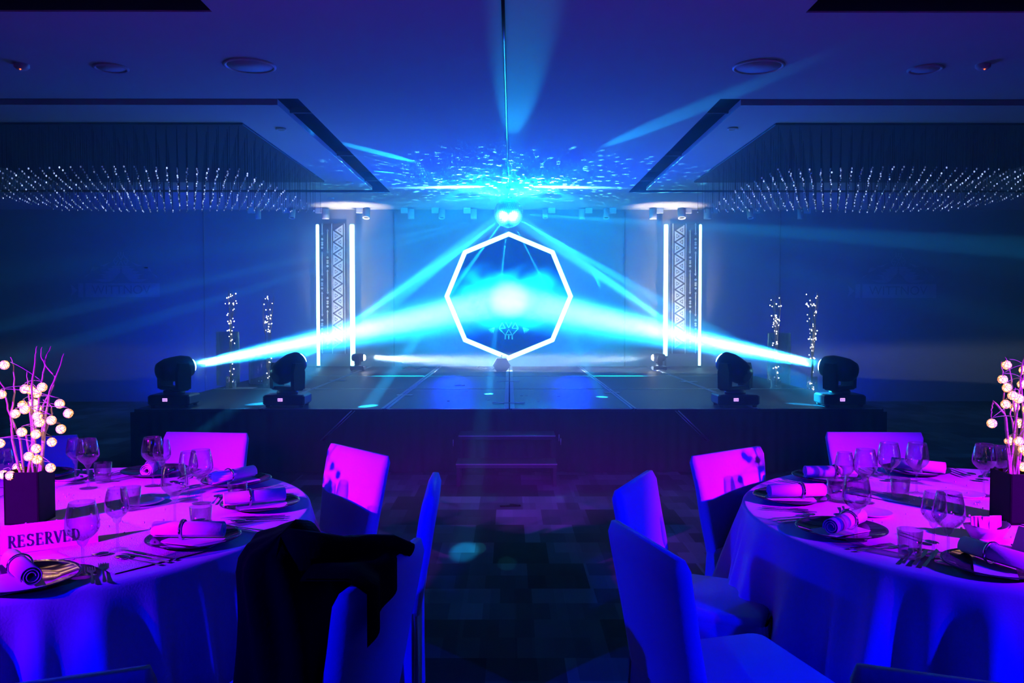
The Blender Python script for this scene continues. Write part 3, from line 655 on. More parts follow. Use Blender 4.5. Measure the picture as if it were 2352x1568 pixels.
# ------------------------------------------------------------------ projected emblems, their light painted as pale shapes on the back wall
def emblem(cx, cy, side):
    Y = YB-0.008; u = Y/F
    q = atY(cx, cy, Y); t = thing('projected_emblem', 'projected tribal mountain emblem in pale colour with banner on the dark back wall, far %s' % side, 'emblem', (q.x, Y, q.z), 0, 'projected emblems on the back wall')
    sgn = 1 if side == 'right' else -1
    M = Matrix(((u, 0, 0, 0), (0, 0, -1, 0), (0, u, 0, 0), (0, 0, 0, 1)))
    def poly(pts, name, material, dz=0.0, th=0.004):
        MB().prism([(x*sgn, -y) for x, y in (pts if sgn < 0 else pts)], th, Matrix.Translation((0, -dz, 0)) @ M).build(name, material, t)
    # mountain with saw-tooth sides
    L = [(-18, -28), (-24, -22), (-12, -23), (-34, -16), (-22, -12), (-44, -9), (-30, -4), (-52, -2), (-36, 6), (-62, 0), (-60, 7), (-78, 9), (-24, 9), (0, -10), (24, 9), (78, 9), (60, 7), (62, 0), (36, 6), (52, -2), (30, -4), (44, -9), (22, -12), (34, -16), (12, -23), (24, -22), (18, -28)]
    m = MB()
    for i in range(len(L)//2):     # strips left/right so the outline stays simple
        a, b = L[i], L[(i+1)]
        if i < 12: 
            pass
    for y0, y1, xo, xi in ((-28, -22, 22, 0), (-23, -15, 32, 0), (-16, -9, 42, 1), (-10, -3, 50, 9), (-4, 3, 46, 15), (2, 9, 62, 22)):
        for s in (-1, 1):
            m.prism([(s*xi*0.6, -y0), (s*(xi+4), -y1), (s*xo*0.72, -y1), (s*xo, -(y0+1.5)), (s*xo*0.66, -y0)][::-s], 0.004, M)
    m.build('mountain', 'projection_pale', t)
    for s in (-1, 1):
        MB().prism([(s*24, 36), (s*38, 26), (s*48, 28)] [::s], 0.004, M).build('projected_feather', 'projection_pale', t)
        MB().prism([(s*50, 24), (s*70, 14), (s*64, 26), (s*58, 18)][::s], 0.004, M).build('projected_blossom', 'projection_pale', t)
        MB().prism([(s*70, 10), (s*84, 0), (s*80, 6)][::s], 0.004, M).build('arrow_tip', 'projection_pale', t)
    bn = MB().prism([(-82, -12), (-82, -44), (88, -44), (88, -12)], 0.003, M).build('projected_banner', 'projection_pale', t)
    MB().prism([(-98, -12), (-98, -44), (-87, -44), (-87, -12)], 0.003, M).build('projected_banner_end', 'projection_pale', t)
    MB().prism([(-100, -28), (-116, -14), (-112, -28), (-116, -42)], 0.003, M).build('projected_banner_tail', 'projection_pale', t)
    me = text_mesh('WITTNOV', 0.21, 0.0015, 'lettering'); me.materials.clear(); me.materials.append(MAT['projection_dark'])
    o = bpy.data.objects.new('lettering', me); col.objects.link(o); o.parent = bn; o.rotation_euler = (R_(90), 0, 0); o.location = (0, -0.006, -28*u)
    motif(t, 0, 45*u-0.02, 17*u, -1, 'line_face', 'projection_pale', -0.005)
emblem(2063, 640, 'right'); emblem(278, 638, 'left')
# ------------------------------------------------------------------ crystal chandeliers
pend = MB()
pend.lathe([(0.0017, 0.40), (0.0017, 0.012)], 4, cap=False, smooth=False)
pend.sphere((0, 0, 0.0), 0.008, 6, 4, 1.2)
for s, nm in ((-1, 'left'), (1, 'right')):
    t = thing('crystal_chandelier', 'wide rectangular chandelier of hanging crystal drops, %s side of the ceiling' % nm, 'chandelier', (0, 0, 0), 0, 'crystal chandeliers')
    x0, x1, y0, y1 = 2.50, 6.0, 7.8, 11.1
    MB().box((s*(x0+x1)/2, (y0+y1)/2, CEIL-0.005), (x1-x0+0.1, y1-y0+0.1, 0.02), bev=0.004).build('mounting_plate', 'slot_black', t)
    pts = []; nx, ny = 36, 27
    for j in range(ny):
        for i in range(nx):
            x = x0+(x1-x0)*(i+0.5*(j % 2))/nx; y = y0+(y1-y0)*j/(ny-1)
            zz = CEIL-0.40+0.012*math.sin(x*3+y*2)
            pts.append((s*(x+random.uniform(-0.008, 0.008)), y+random.uniform(-0.008, 0.008), zz))
    pts.sort(key=lambda p: min((abs(p[0])-x0)*1.2, 1e9)+(p[1]-y0)*0.25)
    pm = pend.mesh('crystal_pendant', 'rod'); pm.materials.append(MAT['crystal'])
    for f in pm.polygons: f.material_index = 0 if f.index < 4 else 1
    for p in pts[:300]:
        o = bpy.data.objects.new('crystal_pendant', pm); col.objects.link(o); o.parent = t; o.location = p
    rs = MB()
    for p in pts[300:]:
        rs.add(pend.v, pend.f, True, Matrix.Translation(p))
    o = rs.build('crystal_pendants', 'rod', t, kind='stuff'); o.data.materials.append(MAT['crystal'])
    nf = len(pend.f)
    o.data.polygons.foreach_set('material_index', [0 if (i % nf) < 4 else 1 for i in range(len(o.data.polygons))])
# ================================================================== CHAIRS
def rrect(a, b, r, n=5):
    pts = []
    for cx, cy, t0 in ((a-r, b-r, 0), (-a+r, b-r, 90), (-a+r, -b+r, 180), (a-r, -b+r, 270)):
        for k in range(n+1):
            t = R_(t0+90*k/n); pts.append((cx+r*math.cos(t), cy+r*math.sin(t)))
    return pts
def make_chair(seed, wtop=0.47, H=0.87):
    rnd = random.Random(seed); t = thing('banquet_chair', 'x', 'chair')
    m = MB(); nz = 14; rings = []
    for j in range(nz+1):
        f = j/nz; z = 0.44+(H-0.44)*f; wd = (0.42+(wtop-0.42)*f)/2; th = 0.035-0.010*f
        if j == nz: th *= 0.5; wd -= 0.012
        yc = -0.225-0.075*f
        ring = []
        for x, y in rrect(wd, th, th*0.8, 3):
            sag = -0.012*(1-(x/wd)**2)*f*f if j >= nz-2 else 0
            bow = -0.018*(1-(x/wd)**2)*f
            wr = 0.006*disp((x*6+seed, z*7, y*3), 1.0)
            ring.append((x, yc+y+bow+wr, z+sag))
        rings.append(ring)
    n = len(rings[0]); vs_ = [p for r in rings for p in r]
    fs = [(j*n+i, j*n+(i+1) % n, (j+1)*n+(i+1) % n, (j+1)*n+i) for j in range(nz) for i in range(n)]
    m.add(vs_, fs, True); m.f.append(tuple(nz*n+i for i in range(n))); m.sm.append(True)
    m.build('backrest', 'chair_linen', t)
    # seat
    m = MB(); out = rrect(0.215, 0.205, 0.04, 4); k = len(out); lv = ((0.0, 0.43), (0.008, 0.455), (0.0, 0.468), (-0.02, 0.475))
    m.add([(x*(1+o_/0.225), y*(1+o_/0.225), z+0.004*disp((x*5, y*5, seed), 1)) for o_, z in lv for x, y in out], [(j*k+i, j*k+(i+1) % k, (j+1)*k+(i+1) % k, (j+1)*k+i) for j in range(3) for i in range(k)]+[tuple(3*k+i for i in range(k))], True)
    m.build('seat', 'chair_linen', t)
    # skirt to the floor
    m = MB(); N = 96; base = rrect(0.218, 0.222, 0.03, 23); base = [base[int(i*len(base)/96)] for i in range(96)]
    def sk_(u, v):
        i = int(round(u*96)) % 96; x, y = base[i]; L = math.hypot(x, y); f = 1-v
        fl = 0.035*f+0.012*f*math.sin(i*0.9+seed)+0.01*f*math.sin(i*0.37+seed*2)
        bk = -0.03*v if y < -0.2 else 0
        return (x*(1+fl/L), y*(1+fl/L)+bk, 0.008+v*0.445)
    m.grid(sk_, 96, 6, wrap=True); m.build('skirt', 'chair_linen', t)
    return t
def put(t, cx, cy, nx, ny, label, dark=False):
    L = math.hypot(nx, ny); nx, ny = nx/L, ny/L
    t.location = (cx+nx*0.30, cy+ny*0.30, 0.0); t.rotation_euler = (0, 0, math.atan2(ny, nx)-math.pi/2)
    t['label'] = label; t['group'] = 'white covered chairs round the %s table' % ('left' if cx < 0 else 'right'); return t
TL = Vector((-1.78, 3.10)); TR = Vector((1.92, 3.10))
put(make_chair(1), -1.62, 4.46, -0.10, -1, 'white covered chair at the far side of the left table, wide backrest lit magenta')
put(make_chair(2), -2.48, 4.30, 0.35, -0.9, 'white covered chair behind the black vase on the left table')
put(make_chair(3, 0.52), -0.71, 3.90, -0.75, -0.66, 'tilted-looking covered chair at the far right of the left table, half in shadow')
put(make_chair(4), -0.285, 3.12, -1.0, -0.04, 'blue-lit covered chair seen edge-on left of the aisle, with peaked cover corner')
put(make_chair(5, 0.52), -0.32, 2.12, -0.97, 0.24, 'dark covered chair left of the aisle with a black coat over it')
put(make_chair(6), -0.86, 1.42, -0.35, 0.94, 'dark chair back at the bottom edge, in front of the left tablecloth')
put(make_chair(7, 0.52), 1.955, 4.46, -0.03, -1, 'white covered chair at the far side of the right table, behind the glasses')
put(make_chair(8, 0.50), 1.01, 3.85, 0.60, -0.80, 'white covered chair left of the right table with two glass shadows')
put(make_chair(9), 0.48, 3.18, 0.91, -0.42, 'bright blue-lit covered chair right of the aisle, turned towards the camera')
put(make_chair(10), 0.385, 2.35, 0.96, 0.27, 'dark-backed covered chair right of the aisle with a bright blue seat')
put(make_chair(11), 0.84, 1.42, 0.36, 0.93, 'dark chair back at the bottom edge, in front of the right tablecloth')
# coat piled over the left aisle chair
cb = thing('black_coat', 'black coat thrown over the covered chair left of the aisle', 'coat', (0, 0, 0))
prof = [(532, 1240, 0.0), (600, 1243, 0), (690, 1248, 0), (720, 1246, 0), (755, 1262, 0), (785, 1285, 0)]
def coat(u, v):
    # u around (0..1), v down; a hanging tube of cloth from z 0.94 to 0.25
    a = u*2*math.pi; f = 1-v
    z = 0.965-0.74*v
    cx = -0.565+0.05*v+0.02*math.sin(v*5); cy = 2.12-0.05*v
    rx = 0.125+0.035*v; ry = 0.20+0.02*v
    if v < 0.12: k = math.sqrt(max(0.0, 1-((0.12-v)/0.12)**2))*0.9+0.1*(v > 0); rx *= k; ry *= (0.35+0.65*k)
    wob = 1+0.10*math.sin(a*5+v*3)*(0.3+v)+0.06*math.sin(a*9+1.3-v*4)
    dz = -0.05*max(0, math.cos(a))*(1-v)
    return (cx+rx*wob*math.cos(a), cy+ry*wob*math.sin(a), z+dz)
m = MB().grid(coat, 64, 26, wrap=True); m.f.append(tuple(range(64))); m.sm.append(True)
m.build('body', 'coat_black', cb)
p0 = Vector((-0.50, 2.06, 0.90)); 
sp = [(-0.53, 2.0, 0.93), (-0.47, 2.06, 0.915), (-0.42, 2.12, 0.905), (-0.36, 2.17, 0.905), (-0.31, 2.20, 0.90), (-0.262, 2.22, 0.875)]
m = MB().tube(sp, [0.06, 0.05, 0.035, 0.026, 0.022, 0.018], 10); m.build('sleeve', 'coat_black', cb)
# flap of coat over the top of the backrest
def flap(u, v):
    # over the top edge then down the outer face
    y = 1.90+0.36*u
    xt = -0.33+0.12*(y-2.12)
    if v < 0.4: return (xt-0.12+v*0.30, y, 0.90+0.012*math.sin(u*9))
    k = (v-0.4)/0.6; return (xt+0.035*min(1, k*6)+0.01*math.sin(u*14), y, 0.895-k*(0.05+0.10*(1-u)))
m = MB().grid(flap, 24, 14); m.grid(lambda u, v: tuple(Vector(flap(u, v))-Vector((0.006, 0, 0.006))), 24, 14); m.build('collar', 'coat_black', cb)
# ================================================================== TABLES
def make_table(cx, cy, side, seed):
    t = thing('round_table', 'round banquet table hidden under the white cloth, %s of the aisle' % side, 'table', (cx, cy, 0), 0, 'round banquet tables')
    MB().lathe([(0.98, 0.705), (0.985, 0.72), (0.98, 0.735)], 64).build('tabletop', 'tube_end', t)
    MB().lathe([(0.30, 0.0), (0.30, 0.03), (0.05, 0.06), (0.05, 0.705)], 24).build('pedestal', 'black_plastic', t)
    N = 480; rnd = random.Random(seed)
    ph = [rnd.uniform(0, 6.28) for _ in range(6)]
    def cl(u, v):
        a = u*2*math.pi
        if v < 0.30: r = 1.0*v/0.30; return (r*math.cos(a)*0.995, r*math.sin(a)*0.995, 0.75+0.0012*disp((r*math.cos(a)*6, r*math.sin(a)*6, seed), 1))
        if v < 0.40:
            k = (v-0.30)/0.10; th = k*math.pi/2; r = 0.995+0.018*math.sin(th); return (r*math.cos(a), r*math.sin(a), 0.75-0.018*(1-math.cos(th)))
        k = (v-0.40)/0.60; z = 0.732-k*0.722
        fold = 0.5+0.5*math.sin(a*41+ph[0]+2.2*math.sin(a*5+ph[1])+1.3*math.sin(a*9+ph[4])); fold = fold**1.5
        fold2 = math.sin(a*17+ph[2]+2*math.sin(a*2+ph[3]))
        r = 1.013+(min(1, k*2.2)**0.9)*(0.012+0.055*fold+0.035*fold2)+0.05*k
        return (r*math.cos(a), r*math.sin(a), z)
    m = MB().grid(cl, N, 30, wrap=True); o = m.build('tablecloth', 'linen', label='white floor-length tablecloth in deep folds on the %s round table' % side, cat='tablecloth', group='white floor-length tablecloths')
    o.location = (cx, cy, 0)
make_table(TL.x, TL.y, 'left', 3); make_table(TR.x, TR.y, 'right', 5)
ZT = 0.7515
# runners
for T, ang, side in ((TL, -38, 'left'), (TR, -52, 'right')):
    m = MB().grid(lambda u, v: (-0.93+1.86*u, -0.16+0.32*v, 0.0015+0.001*math.sin(u*40)), 40, 4)
    m.grid(lambda u, v: (-0.93+1.86*u, -0.16+0.32*v, 0.0), 40, 4)
    o = m.build('table_runner', 'lace', label='pale lace runner across the %s table' % side, cat='table runner', group='lace table runners'); o.location = (T.x, T.y, ZT+0.001); o.rotation_euler = (0, 0, R_(ang))
    cf = MB(); rnd = random.Random(int(T.x*10))
    for k in range(110):
        r = rnd.uniform(0.12, 0.62); a = rnd.uniform(0, 6.28); s = rnd.uniform(0.003, 0.005)
        cf.sphere((r*math.cos(a), r*math.sin(a), s+0.003), s, 5, 3)
    o = cf.build('table_crystals', 'table_crystal', kind='stuff', label='tiny glittering crystals scattered over the middle of the %s table' % side, cat='table crystals'); o.location = (T.x, T.y, ZT)
# ------------------------------------------------------------------ tableware prototypes
def plate_mb(): return MB().lathe([(0.0001, 0.004), (0.085, 0.004), (0.10, 0.007), (0.142, 0.017), (0.150, 0.021), (0.151, 0.018), (0.10, 0.002), (0.08, 0.0), (0.0001, 0.0)], 48, cap=False)
def wine_mb(h=0.215, rb=0.045, rr=0.034, stem=0.09):
    o_ = [(0.0001, 0.004), (0.006, 0.006), (0.0045, 0.012), (0.0036, stem*0.5), (0.004, stem-0.005), (0.012, stem+0.003)]
    n = 10; bowl = []
    for i in range(1, n+1):
        f = i/n; r = rb*math.sin(min(1, f/0.42)*math.pi/2) if f < 0.42 else rb-(rb-rr)*((f-0.42)/0.58)**1.6
        bowl.append((max(r, 0.012), stem+0.003+f*(h-stem-0.003)))
    inner = [(r-0.0012, z) for r, z in reversed(bowl)][:-1]+[(0.0001, stem+0.010)]
    base = [(0.0001, 0.0), (0.036, 0.0), (0.037, 0.0015), (0.012, 0.004), (0.006, 0.008)]
    return MB().lathe(base+o_[2:]+bowl+inner, 28, cap=False)
def tumbler_mb(h=0.088, r=0.038): return MB().lathe([(0.0001, 0), (r*0.82, 0), (r*0.86, 0.004), (r, h), (r-0.0015, h), (r*0.80, 0.012), (0.0001, 0.010)], 28, cap=False)
def fork_mb(L=0.20):
    m = MB(); t = 0.002
    m.prism([(-0.0035, 0), (0.0035, 0), (0.0055, 0.01), (0.003, 0.06), (0.0025, L*0.6), (0.011, L*0.72), (0.0115, L*0.78), (-0.0115, L*0.78), (-0.011, L*0.72), (-0.0025, L*0.6), (-0.003, 0.06), (-0.0055, 0.01)], t)
    for k in range(4):
        x = -0.0095+k*0.0063; m.prism([(x-0.0016, L*0.77), (x+0.0016, L*0.77), (x+0.0011, L), (x-0.0011, L)], t)
    return m
def knife_mb(L=0.23):
    return MB().prism([(-0.005, 0), (0.005, 0), (0.006, 0.01), (0.005, L*0.44), (0.0085, L*0.48), (0.010, L*0.7), (0.008, L*0.92), (-0.003, L), (-0.004, L*0.5), (-0.005, L*0.44)], 0.0025)
def spoon_mb(L=0.19):
    m = MB().prism([(-0.004, 0), (0.004, 0), (0.005, 0.01), (0.0022, L*0.4), (0.0025, L*0.72), (-0.0025, L*0.72), (-0.0022, L*0.4), (-0.005, 0.01)], 0.002)
    m.sphere((0, 0, 0), 1, 12, 6)
    n = 12*7
    for i in range(len(m.v)-n, len(m.v)):
        x, y, z = m.v[i]; m.v[i] = (x*0.019, L*0.84+y*0.028, 0.004+z*0.004)
    return m
P = {}
P['plate'] = plate_mb().mesh('charger_plate', 'charger_glass')
P['fork'] = fork_mb().mesh('dinner_fork', 'steel'); P['fork2'] = fork_mb(0.17).mesh('salad_fork', 'steel')
P['knife'] = knife_mb().mesh('dinner_knife', 'steel'); P['knife2'] = knife_mb(0.20).mesh('starter_knife', 'steel'); P['spoon'] = spoon_mb().mesh('soup_spoon', 'steel'); P['dspoon'] = spoon_mb(0.16).mesh('dessert_spoon', 'steel')
P['card'] = MB().box((0, 0, 0.001), (0.11, 0.20, 0.002)).mesh('menu_card', 'paper')
P['wineL'] = wine_mb(0.215, 0.047, 0.035).mesh('wine_glass', 'glass'); P['wineN'] = wine_mb(0.20, 0.038, 0.028).mesh('wine_glass', 'glass'); P['tumbler'] = tumbler_mb().mesh('tumbler', 'glass')
def put_mesh(name, me, loc, rz, label, cat, grp):
    o = bpy.data.objects.new(name, me); col.objects.link(o); o.location = loc; o.rotation_euler = (0, 0, rz); return tag(o, label, cat, grp)
def spiral_roll():
    m = MB(); N = 60; Lh = 0.115
    pts = []
    for i in range(N):
        a = i/N*2*math.pi*2.6; r = 0.008+0.019*i/N; pts.append((r*math.cos(a), r*math.sin(a)))
    th = 0.0032; vs_ = []
    for y in (-Lh, Lh):
        for k in range(N):
            x, z = pts[k]; d = math.hypot(x, z); vs_.append((x, y, z)); vs_.append((x*(1+th/d), y, z*(1+th/d)))
    fs = []
    for k in range(N-1):
        a, b = 2*k, 2*k+1; o = 2*N
        fs += [(a, a+2, b+2, b), (o+a, o+b, o+b+2, o+a+2), (a, o+a, o+a+2, a+2), (b, b+2, o+b+2, o+b)]
    m.add(vs_, fs, True); return m
roll_me = spiral_roll().mesh('cloth_roll', 'napkin'); 
def torus(R0, r, n=24, k=8):
    return MB().grid(lambda u, v: ((R0+r*math.cos(v*6.2832))*math.cos(u*6.2832), r*1.8*math.sin(v*6.2832), (R0+r*math.cos(v*6.2832))*math.sin(u*6.2832)), n, k, wrap=True)
ring_me = torus(0.0325, 0.0028).mesh('napkin_ring', 'steel')
def napkin(loc, rz, label, grp):
    t = thing('rolled_napkin', label, 'napkin', loc, rz, grp)
    for nm, me in (('cloth_roll', roll_me), ('napkin_ring', ring_me)):
        o = bpy.data.objects.new(nm, me); col.objects.link(o); o.parent = t
        if nm == 'napkin_ring': o.location = (0, 0.02, 0)
    return t
def setting(T, side, ang, nm, rollrot=0, chg=True):
    a = R_(ang); d = Vector((math.cos(a), math.sin(a))); tn = Vector((-d.y, d.x)); rz = a+math.pi/2   # local +Y towards centre
    base = T+d*(0.88 if ang == -62 else 0.82)
    def L(rx, ry): q = base-d*ry+tn*(-rx); return (q.x, q.y, ZT)     # rx to diner's right, ry towards centre
    g = 'place settings on the %s table' % side; w = '%s on the %s table' % (nm, side)
    x, y, z = L(0, 0); put_mesh('charger_plate', P['plate'], (x, y, z+0.0035), rz, 'dark charger plate %s' % w, 'plate', 'charger plates')
    x, y, z = L(0.005, -0.01); put_mesh('menu_card', P['card'], (x, y, z+0.0088), rz+0.15, 'white menu card %s' % w, 'card', 'menu cards')
    x, y, z = L(0.0, 0.02); napkin((x, y, z+0.041), rz+rollrot, 'ringed white napkin roll %s' % w, 'rolled napkins')
    for nme, k, rx, lb in (('dinner_fork', 'fork', -0.205, 'outer dinner fork'), ('salad_fork', 'fork2', -0.175, 'inner salad fork'), ('dinner_knife', 'knife', 0.178, 'inner dinner knife'), ('starter_knife', 'knife2', 0.205, 'outer starter knife'), ('soup_spoon', 'spoon', 0.235, 'soup spoon')):
        x, y, z = L(rx, -0.11); put_mesh(nme, P[k], (x, y, z+0.0042), rz, '%s %s' % (lb, w), 'cutlery', 'cutlery at the place settings')
    x, y, z = L(-0.07, 0.19); put_mesh('dessert_spoon', P['dspoon'], (x, y, z+0.0042), rz-math.pi/2, 'dessert spoon %s' % w, 'cutlery', 'cutlery at the place settings')
    return L
LP = [(118, 'at the far setting left of the vase', 0.2), (82, 'before the wide magenta-lit chair', 0.3), (46, 'before the tilted-looking chair', 0.2), (10, 'at the aisle-side edge', 0.28), (-26, 'next to the black coat', 0.45), (-62, 'at the nearest setting', 0.25)]
for a, n_, rr in LP: setting(TL, 'left', a, n_, rr)
RP = [(54, 'at the far right setting'), (90, 'before the chair behind the glasses'), (126, 'before the chair with glass shadows'), (162, 'at the aisle-side edge'), (198, 'next to the bright blue seat'), (234, 'at the nearest setting')]
for (a, n_), rr in zip(RP, (0.3, 0.9, 0.95, 0.42, 0.45, 1.0)): setting(TR, 'right', a, n_, rr)
def glass(px, py, kind, label, h):
    p = atZ(px, py, ZT+h); put_mesh({'wineL': 'wine_glass', 'wineN': 'wine_glass', 'tumbler': 'tumbler'}[kind], P[kind], (p.x, p.y, ZT), 0, label, 'glass', 'glasses on the %s table' % ('left' if px < 1170 else 'right'))
for a in ((172, 1006, 'wineN', 'narrow wine glass right of the black vase, left one of the pair'), (201, 1007, 'wineL', 'large wine glass right of the black vase, right one of the pair'),
          (350, 1003, 'wineL', 'large wine glass before the wide chair, left of the chair edge'), (372, 1010, 'wineN', 'narrow wine glass overlapping the left edge of the wide chair'),
          (432, 1036, 'wineN', 'narrow wine glass in front of the wide chair back'), (461, 1032, 'wineL', 'large wine glass in front of the wide chair back'),
          (400, 1066, 'wineL', 'large wine glass standing alone in the middle of the left table'), (268, 1120, 'wineN', 'narrow wine glass behind the reserved card, right'),
          (188, 1152, 'wineL', 'big foreground wine glass overlapping the end of the reserved card'),
          (8, 1030, 'wineN', 'wine glass cut by the left edge of the frame')):
    glass(a[0], a[1], a[2], a[3], 0.215 if a[2] == 'wineL' else 0.20)
for a in ((236, 1062, 'short tumbler near the far edge of the left table'), (461, 1162, 'short tumbler by the aisle-side napkin'), (300, 1118, 'short tumbler in the middle of the left table'), (545, 1108, 'short tumbler under the blue napkin of the left table')):
    glass(a[0], a[1], 'tumbler', a[2], 0.088)
for a in ((1940, 1038, 'wineN', 'narrow wine glass at the left end of the glass row, right table'), (1988, 1031, 'wineL', 'large wine glass second in the glass row, right table'),
          (2042, 1016, 'wineL', 'large wine glass third in the glass row, before the far chair'), (2107, 1016, 'wineL', 'large wine glass fourth in the row, overlapping the far chair edge'),
          (2262, 1019, 'wineL', 'large wine glass left of the right vase'), (2300, 1023, 'wineN', 'narrow wine glass touching the right vase outline'),
          (1968, 1092, 'wineL', 'large wine glass in front of the glass row, right table'), (2180, 1130, 'wineL', 'big foreground wine glass on the right table'),
          (2146, 1128, 'wineN', 'narrow wine glass behind the big foreground glass, right table')):
    glass(a[0], a[1], a[2], a[3], 0.215 if a[2] == 'wineL' else 0.20)
for a in ((2068, 1097, 'short tumbler below the third wine glass, right table'), (1922, 1100, 'short tumbler by the aisle-side napkin, right table'), (2090, 1215, 'short tumbler near the bright blue seat side, right table')):
    glass(a[0], a[1], 'tumbler', a[2], 0.088)
# side plates
for px, py, s in ((2000, 1180, 'right'), (2215, 1138, 'right'), (160, 1100, 'left'), (330, 1155, 'left')):
    p = atZ(px, py, ZT); m = MB().lathe([(0.0001, 0.003), (0.05, 0.003), (0.075, 0.010), (0.078, 0.010), (0.055, 0.0), (0.0001, 0.0)], 36, cap=False)
    o = m.build('side_plate', 'ceramic', label='white side plate on the %s table, %s' % (s, {2000: 'before the glass row', 2215: 'left of the right vase', 160: 'just right of the left vase', 330: 'below the pair of tall glasses'}[px]), cat='plate', group='side plates'); o.location = (p.x, p.y, ZT)
# reserved card
def serif_text(text, H, W):
    # upright roman capitals drawn as stems, hairlines, serifs and arcs in the unit square
    def arc(cx, cy, rx, ry, a0, a1, n=10): return [(cx+rx*math.cos(R_(a0+(a1-a0)*i/n)), cy+ry*math.sin(R_(a0+(a1-a0)*i/n))) for i in range(n+1)]
    T, t = 0.16, 0.06
    def stem(x): return [([(x, 0), (x, 1)], T), ([(x-0.15, 0.03), (x+0.15, 0.03)], t), ([(x-0.15, 0.97), (x+0.15, 0.97)], t)]
    G = {'R': stem(0.2)+[([(0.2, 0.97), (0.42, 0.97)]+arc(0.42, 0.74, 0.24, 0.23, 90, -90)+[(0.2, 0.51)], 0.09), ([(0.42, 0.51), (0.78, 0.03), (0.92, 0.03)], 0.13)],
         'E': stem(0.2)+[([(0.2, 0.97), (0.72, 0.97)], t), ([(0.2, 0.03), (0.76, 0.03)], t), ([(0.2, 0.52), (0.58, 0.52)], t), ([(0.72, 0.99), (0.72, 0.80)], t), ([(0.76, 0.01), (0.76, 0.22)], t), ([(0.58, 0.42), (0.58, 0.62)], t)],
         'S': [(arc(0.42, 0.74, 0.26, 0.23, 20, 235)+[(0.42, 0.50)]+arc(0.42, 0.27, 0.30, 0.24, 55, -160), 0.12), ([(0.68, 0.98), (0.68, 0.76)], t), ([(0.12, 0.02), (0.12, 0.26)], t)],
         'V': [([(0.14, 0.97), (0.48, 0.0)], 0.15), ([(0.48, 0.0), (0.84, 0.97)], 0.07), ([(0.0, 0.97), (0.28, 0.97)], t), ([(0.70, 0.97), (0.98, 0.97)], t)],
         'D': stem(0.2)+[([(0.2, 0.97), (0.40, 0.97)]+arc(0.40, 0.5, 0.42, 0.47, 90, -90, 16)+[(0.2, 0.03)], 0.09)]}
    m = MB(); adv = W/len(text); k = min(H, adv*1.0)
    for i, ch in enumerate(text):
        ox = -W/2+i*adv+(adv-0.85*k)/2
        for pts, wd in G[ch]:
            for a_, b_ in zip(pts[:-1], pts[1:]):
                ax, ay, bx, by = a_[0]*k, a_[1]*H, b_[0]*k, b_[1]*H; Ls = math.hypot(bx-ax, by-ay)
                if Ls < 1e-7: continue
                dx, dy = (bx-ax)/Ls, (by-ay)/Ls; w_ = wd*k/2; e = w_*0.3
                ax -= dx*e; ay -= dy*e; bx += dx*e; by += dy*e
                m.prism([(ox+ax+dy*w_, ay-dx*w_-H/2), (ox+bx+dy*w_, by-dx*w_-H/2), (ox+bx-dy*w_, by+dx*w_-H/2), (ox+ax-dy*w_, ay+dx*w_-H/2)], 0.0008)
    return m
def tent(p0, p1, h, label, text=None):
    p0, p1 = Vector(p0), Vector(p1); d = (p1-p0); L = d.length; rz = math.atan2(d.y, d.x)
    t = thing('table_sign', label, 'sign', (p0.x, p0.y, ZT), rz, 'folded table signs')
    lean = 0.03
    m = MB().add([(0, 0, 0), (L, 0, 0), (L, lean, h), (0, lean, h), (L, 2*lean, 0), (0, 2*lean, 0), (0, 0.002, 0), (L, 0.002, 0), (L, lean, h-0.003), (0, lean, h-0.003), (L, 2*lean-0.002, 0), (0, 2*lean-0.002, 0)],
                 [(0, 1, 2, 3), (3, 2, 4, 5), (6, 9, 8, 7), (9, 11, 10, 8), (0, 6, 7, 1), (5, 4, 10, 11), (0, 3, 9, 6), (3, 5, 11, 9), (1, 7, 8, 2), (2, 8, 10, 4)])
    cd = m.build('card', 'paper', t)
    if text:
        o = serif_text(text, 0.038, L*0.70).build('lettering', 'ink', cd)
        o.rotation_euler = (math.atan2(h, lean), 0, 0); o.location = (L*0.46, lean*0.42-0.0012, h*0.42)
a = atZ(-12, 1277, ZT); b = atZ(226, 1247, ZT)
tent((a.x, a.y, 0), (b.x, b.y, 0), 0.085, 'folded white card reading RESERVED in front of the black vase', 'RESERVED')
a = atZ(2322, 1262, ZT); b = atZ(2480, 1310, ZT)
tent((a.x, a.y, 0), (b.x, b.y, 0), 0.075, 'folded white card cut by the right edge of the frame')
# sugar dish
p = atZ(2266, 1236, ZT); t = thing('sugar_dish', 'white boat-shaped dish of sachets beside the right vase', 'dish', (p.x, p.y, ZT), 0.2)
m = MB(); prof = []
def dish(u, v):
    a = u*2*math.pi; k = v; r = 0.045+0.028*k if k <= 0.9 else 0.070
    return (r*1.15*math.cos(a), r*0.8*math.sin(a), 0.045*k*(1+0.12*math.cos(2*a)))
m.grid(dish, 32, 6, wrap=True); m.grid(lambda u, v: (dish(u, v)[0]*0.94, dish(u, v)[1]*0.94, dish(u, v)[2]+0.003), 32, 6, wrap=True); m.f.append(tuple(range(32))); m.sm.append(False)
m.build('bowl', 'ceramic', t)
for k in range(8):
    MB().box((0, 0, 0), (0.028, 0.004, 0.05), Matrix.Translation((-0.04+k*0.0115, random.uniform(-0.01, 0.01), 0.05)) @ Matrix.Rotation(random.uniform(-0.3, 0.3), 4, 'X') @ Matrix.Rotation(random.uniform(-0.3, 0.3), 4, 'Z')).build('sachet', 'paper', t)
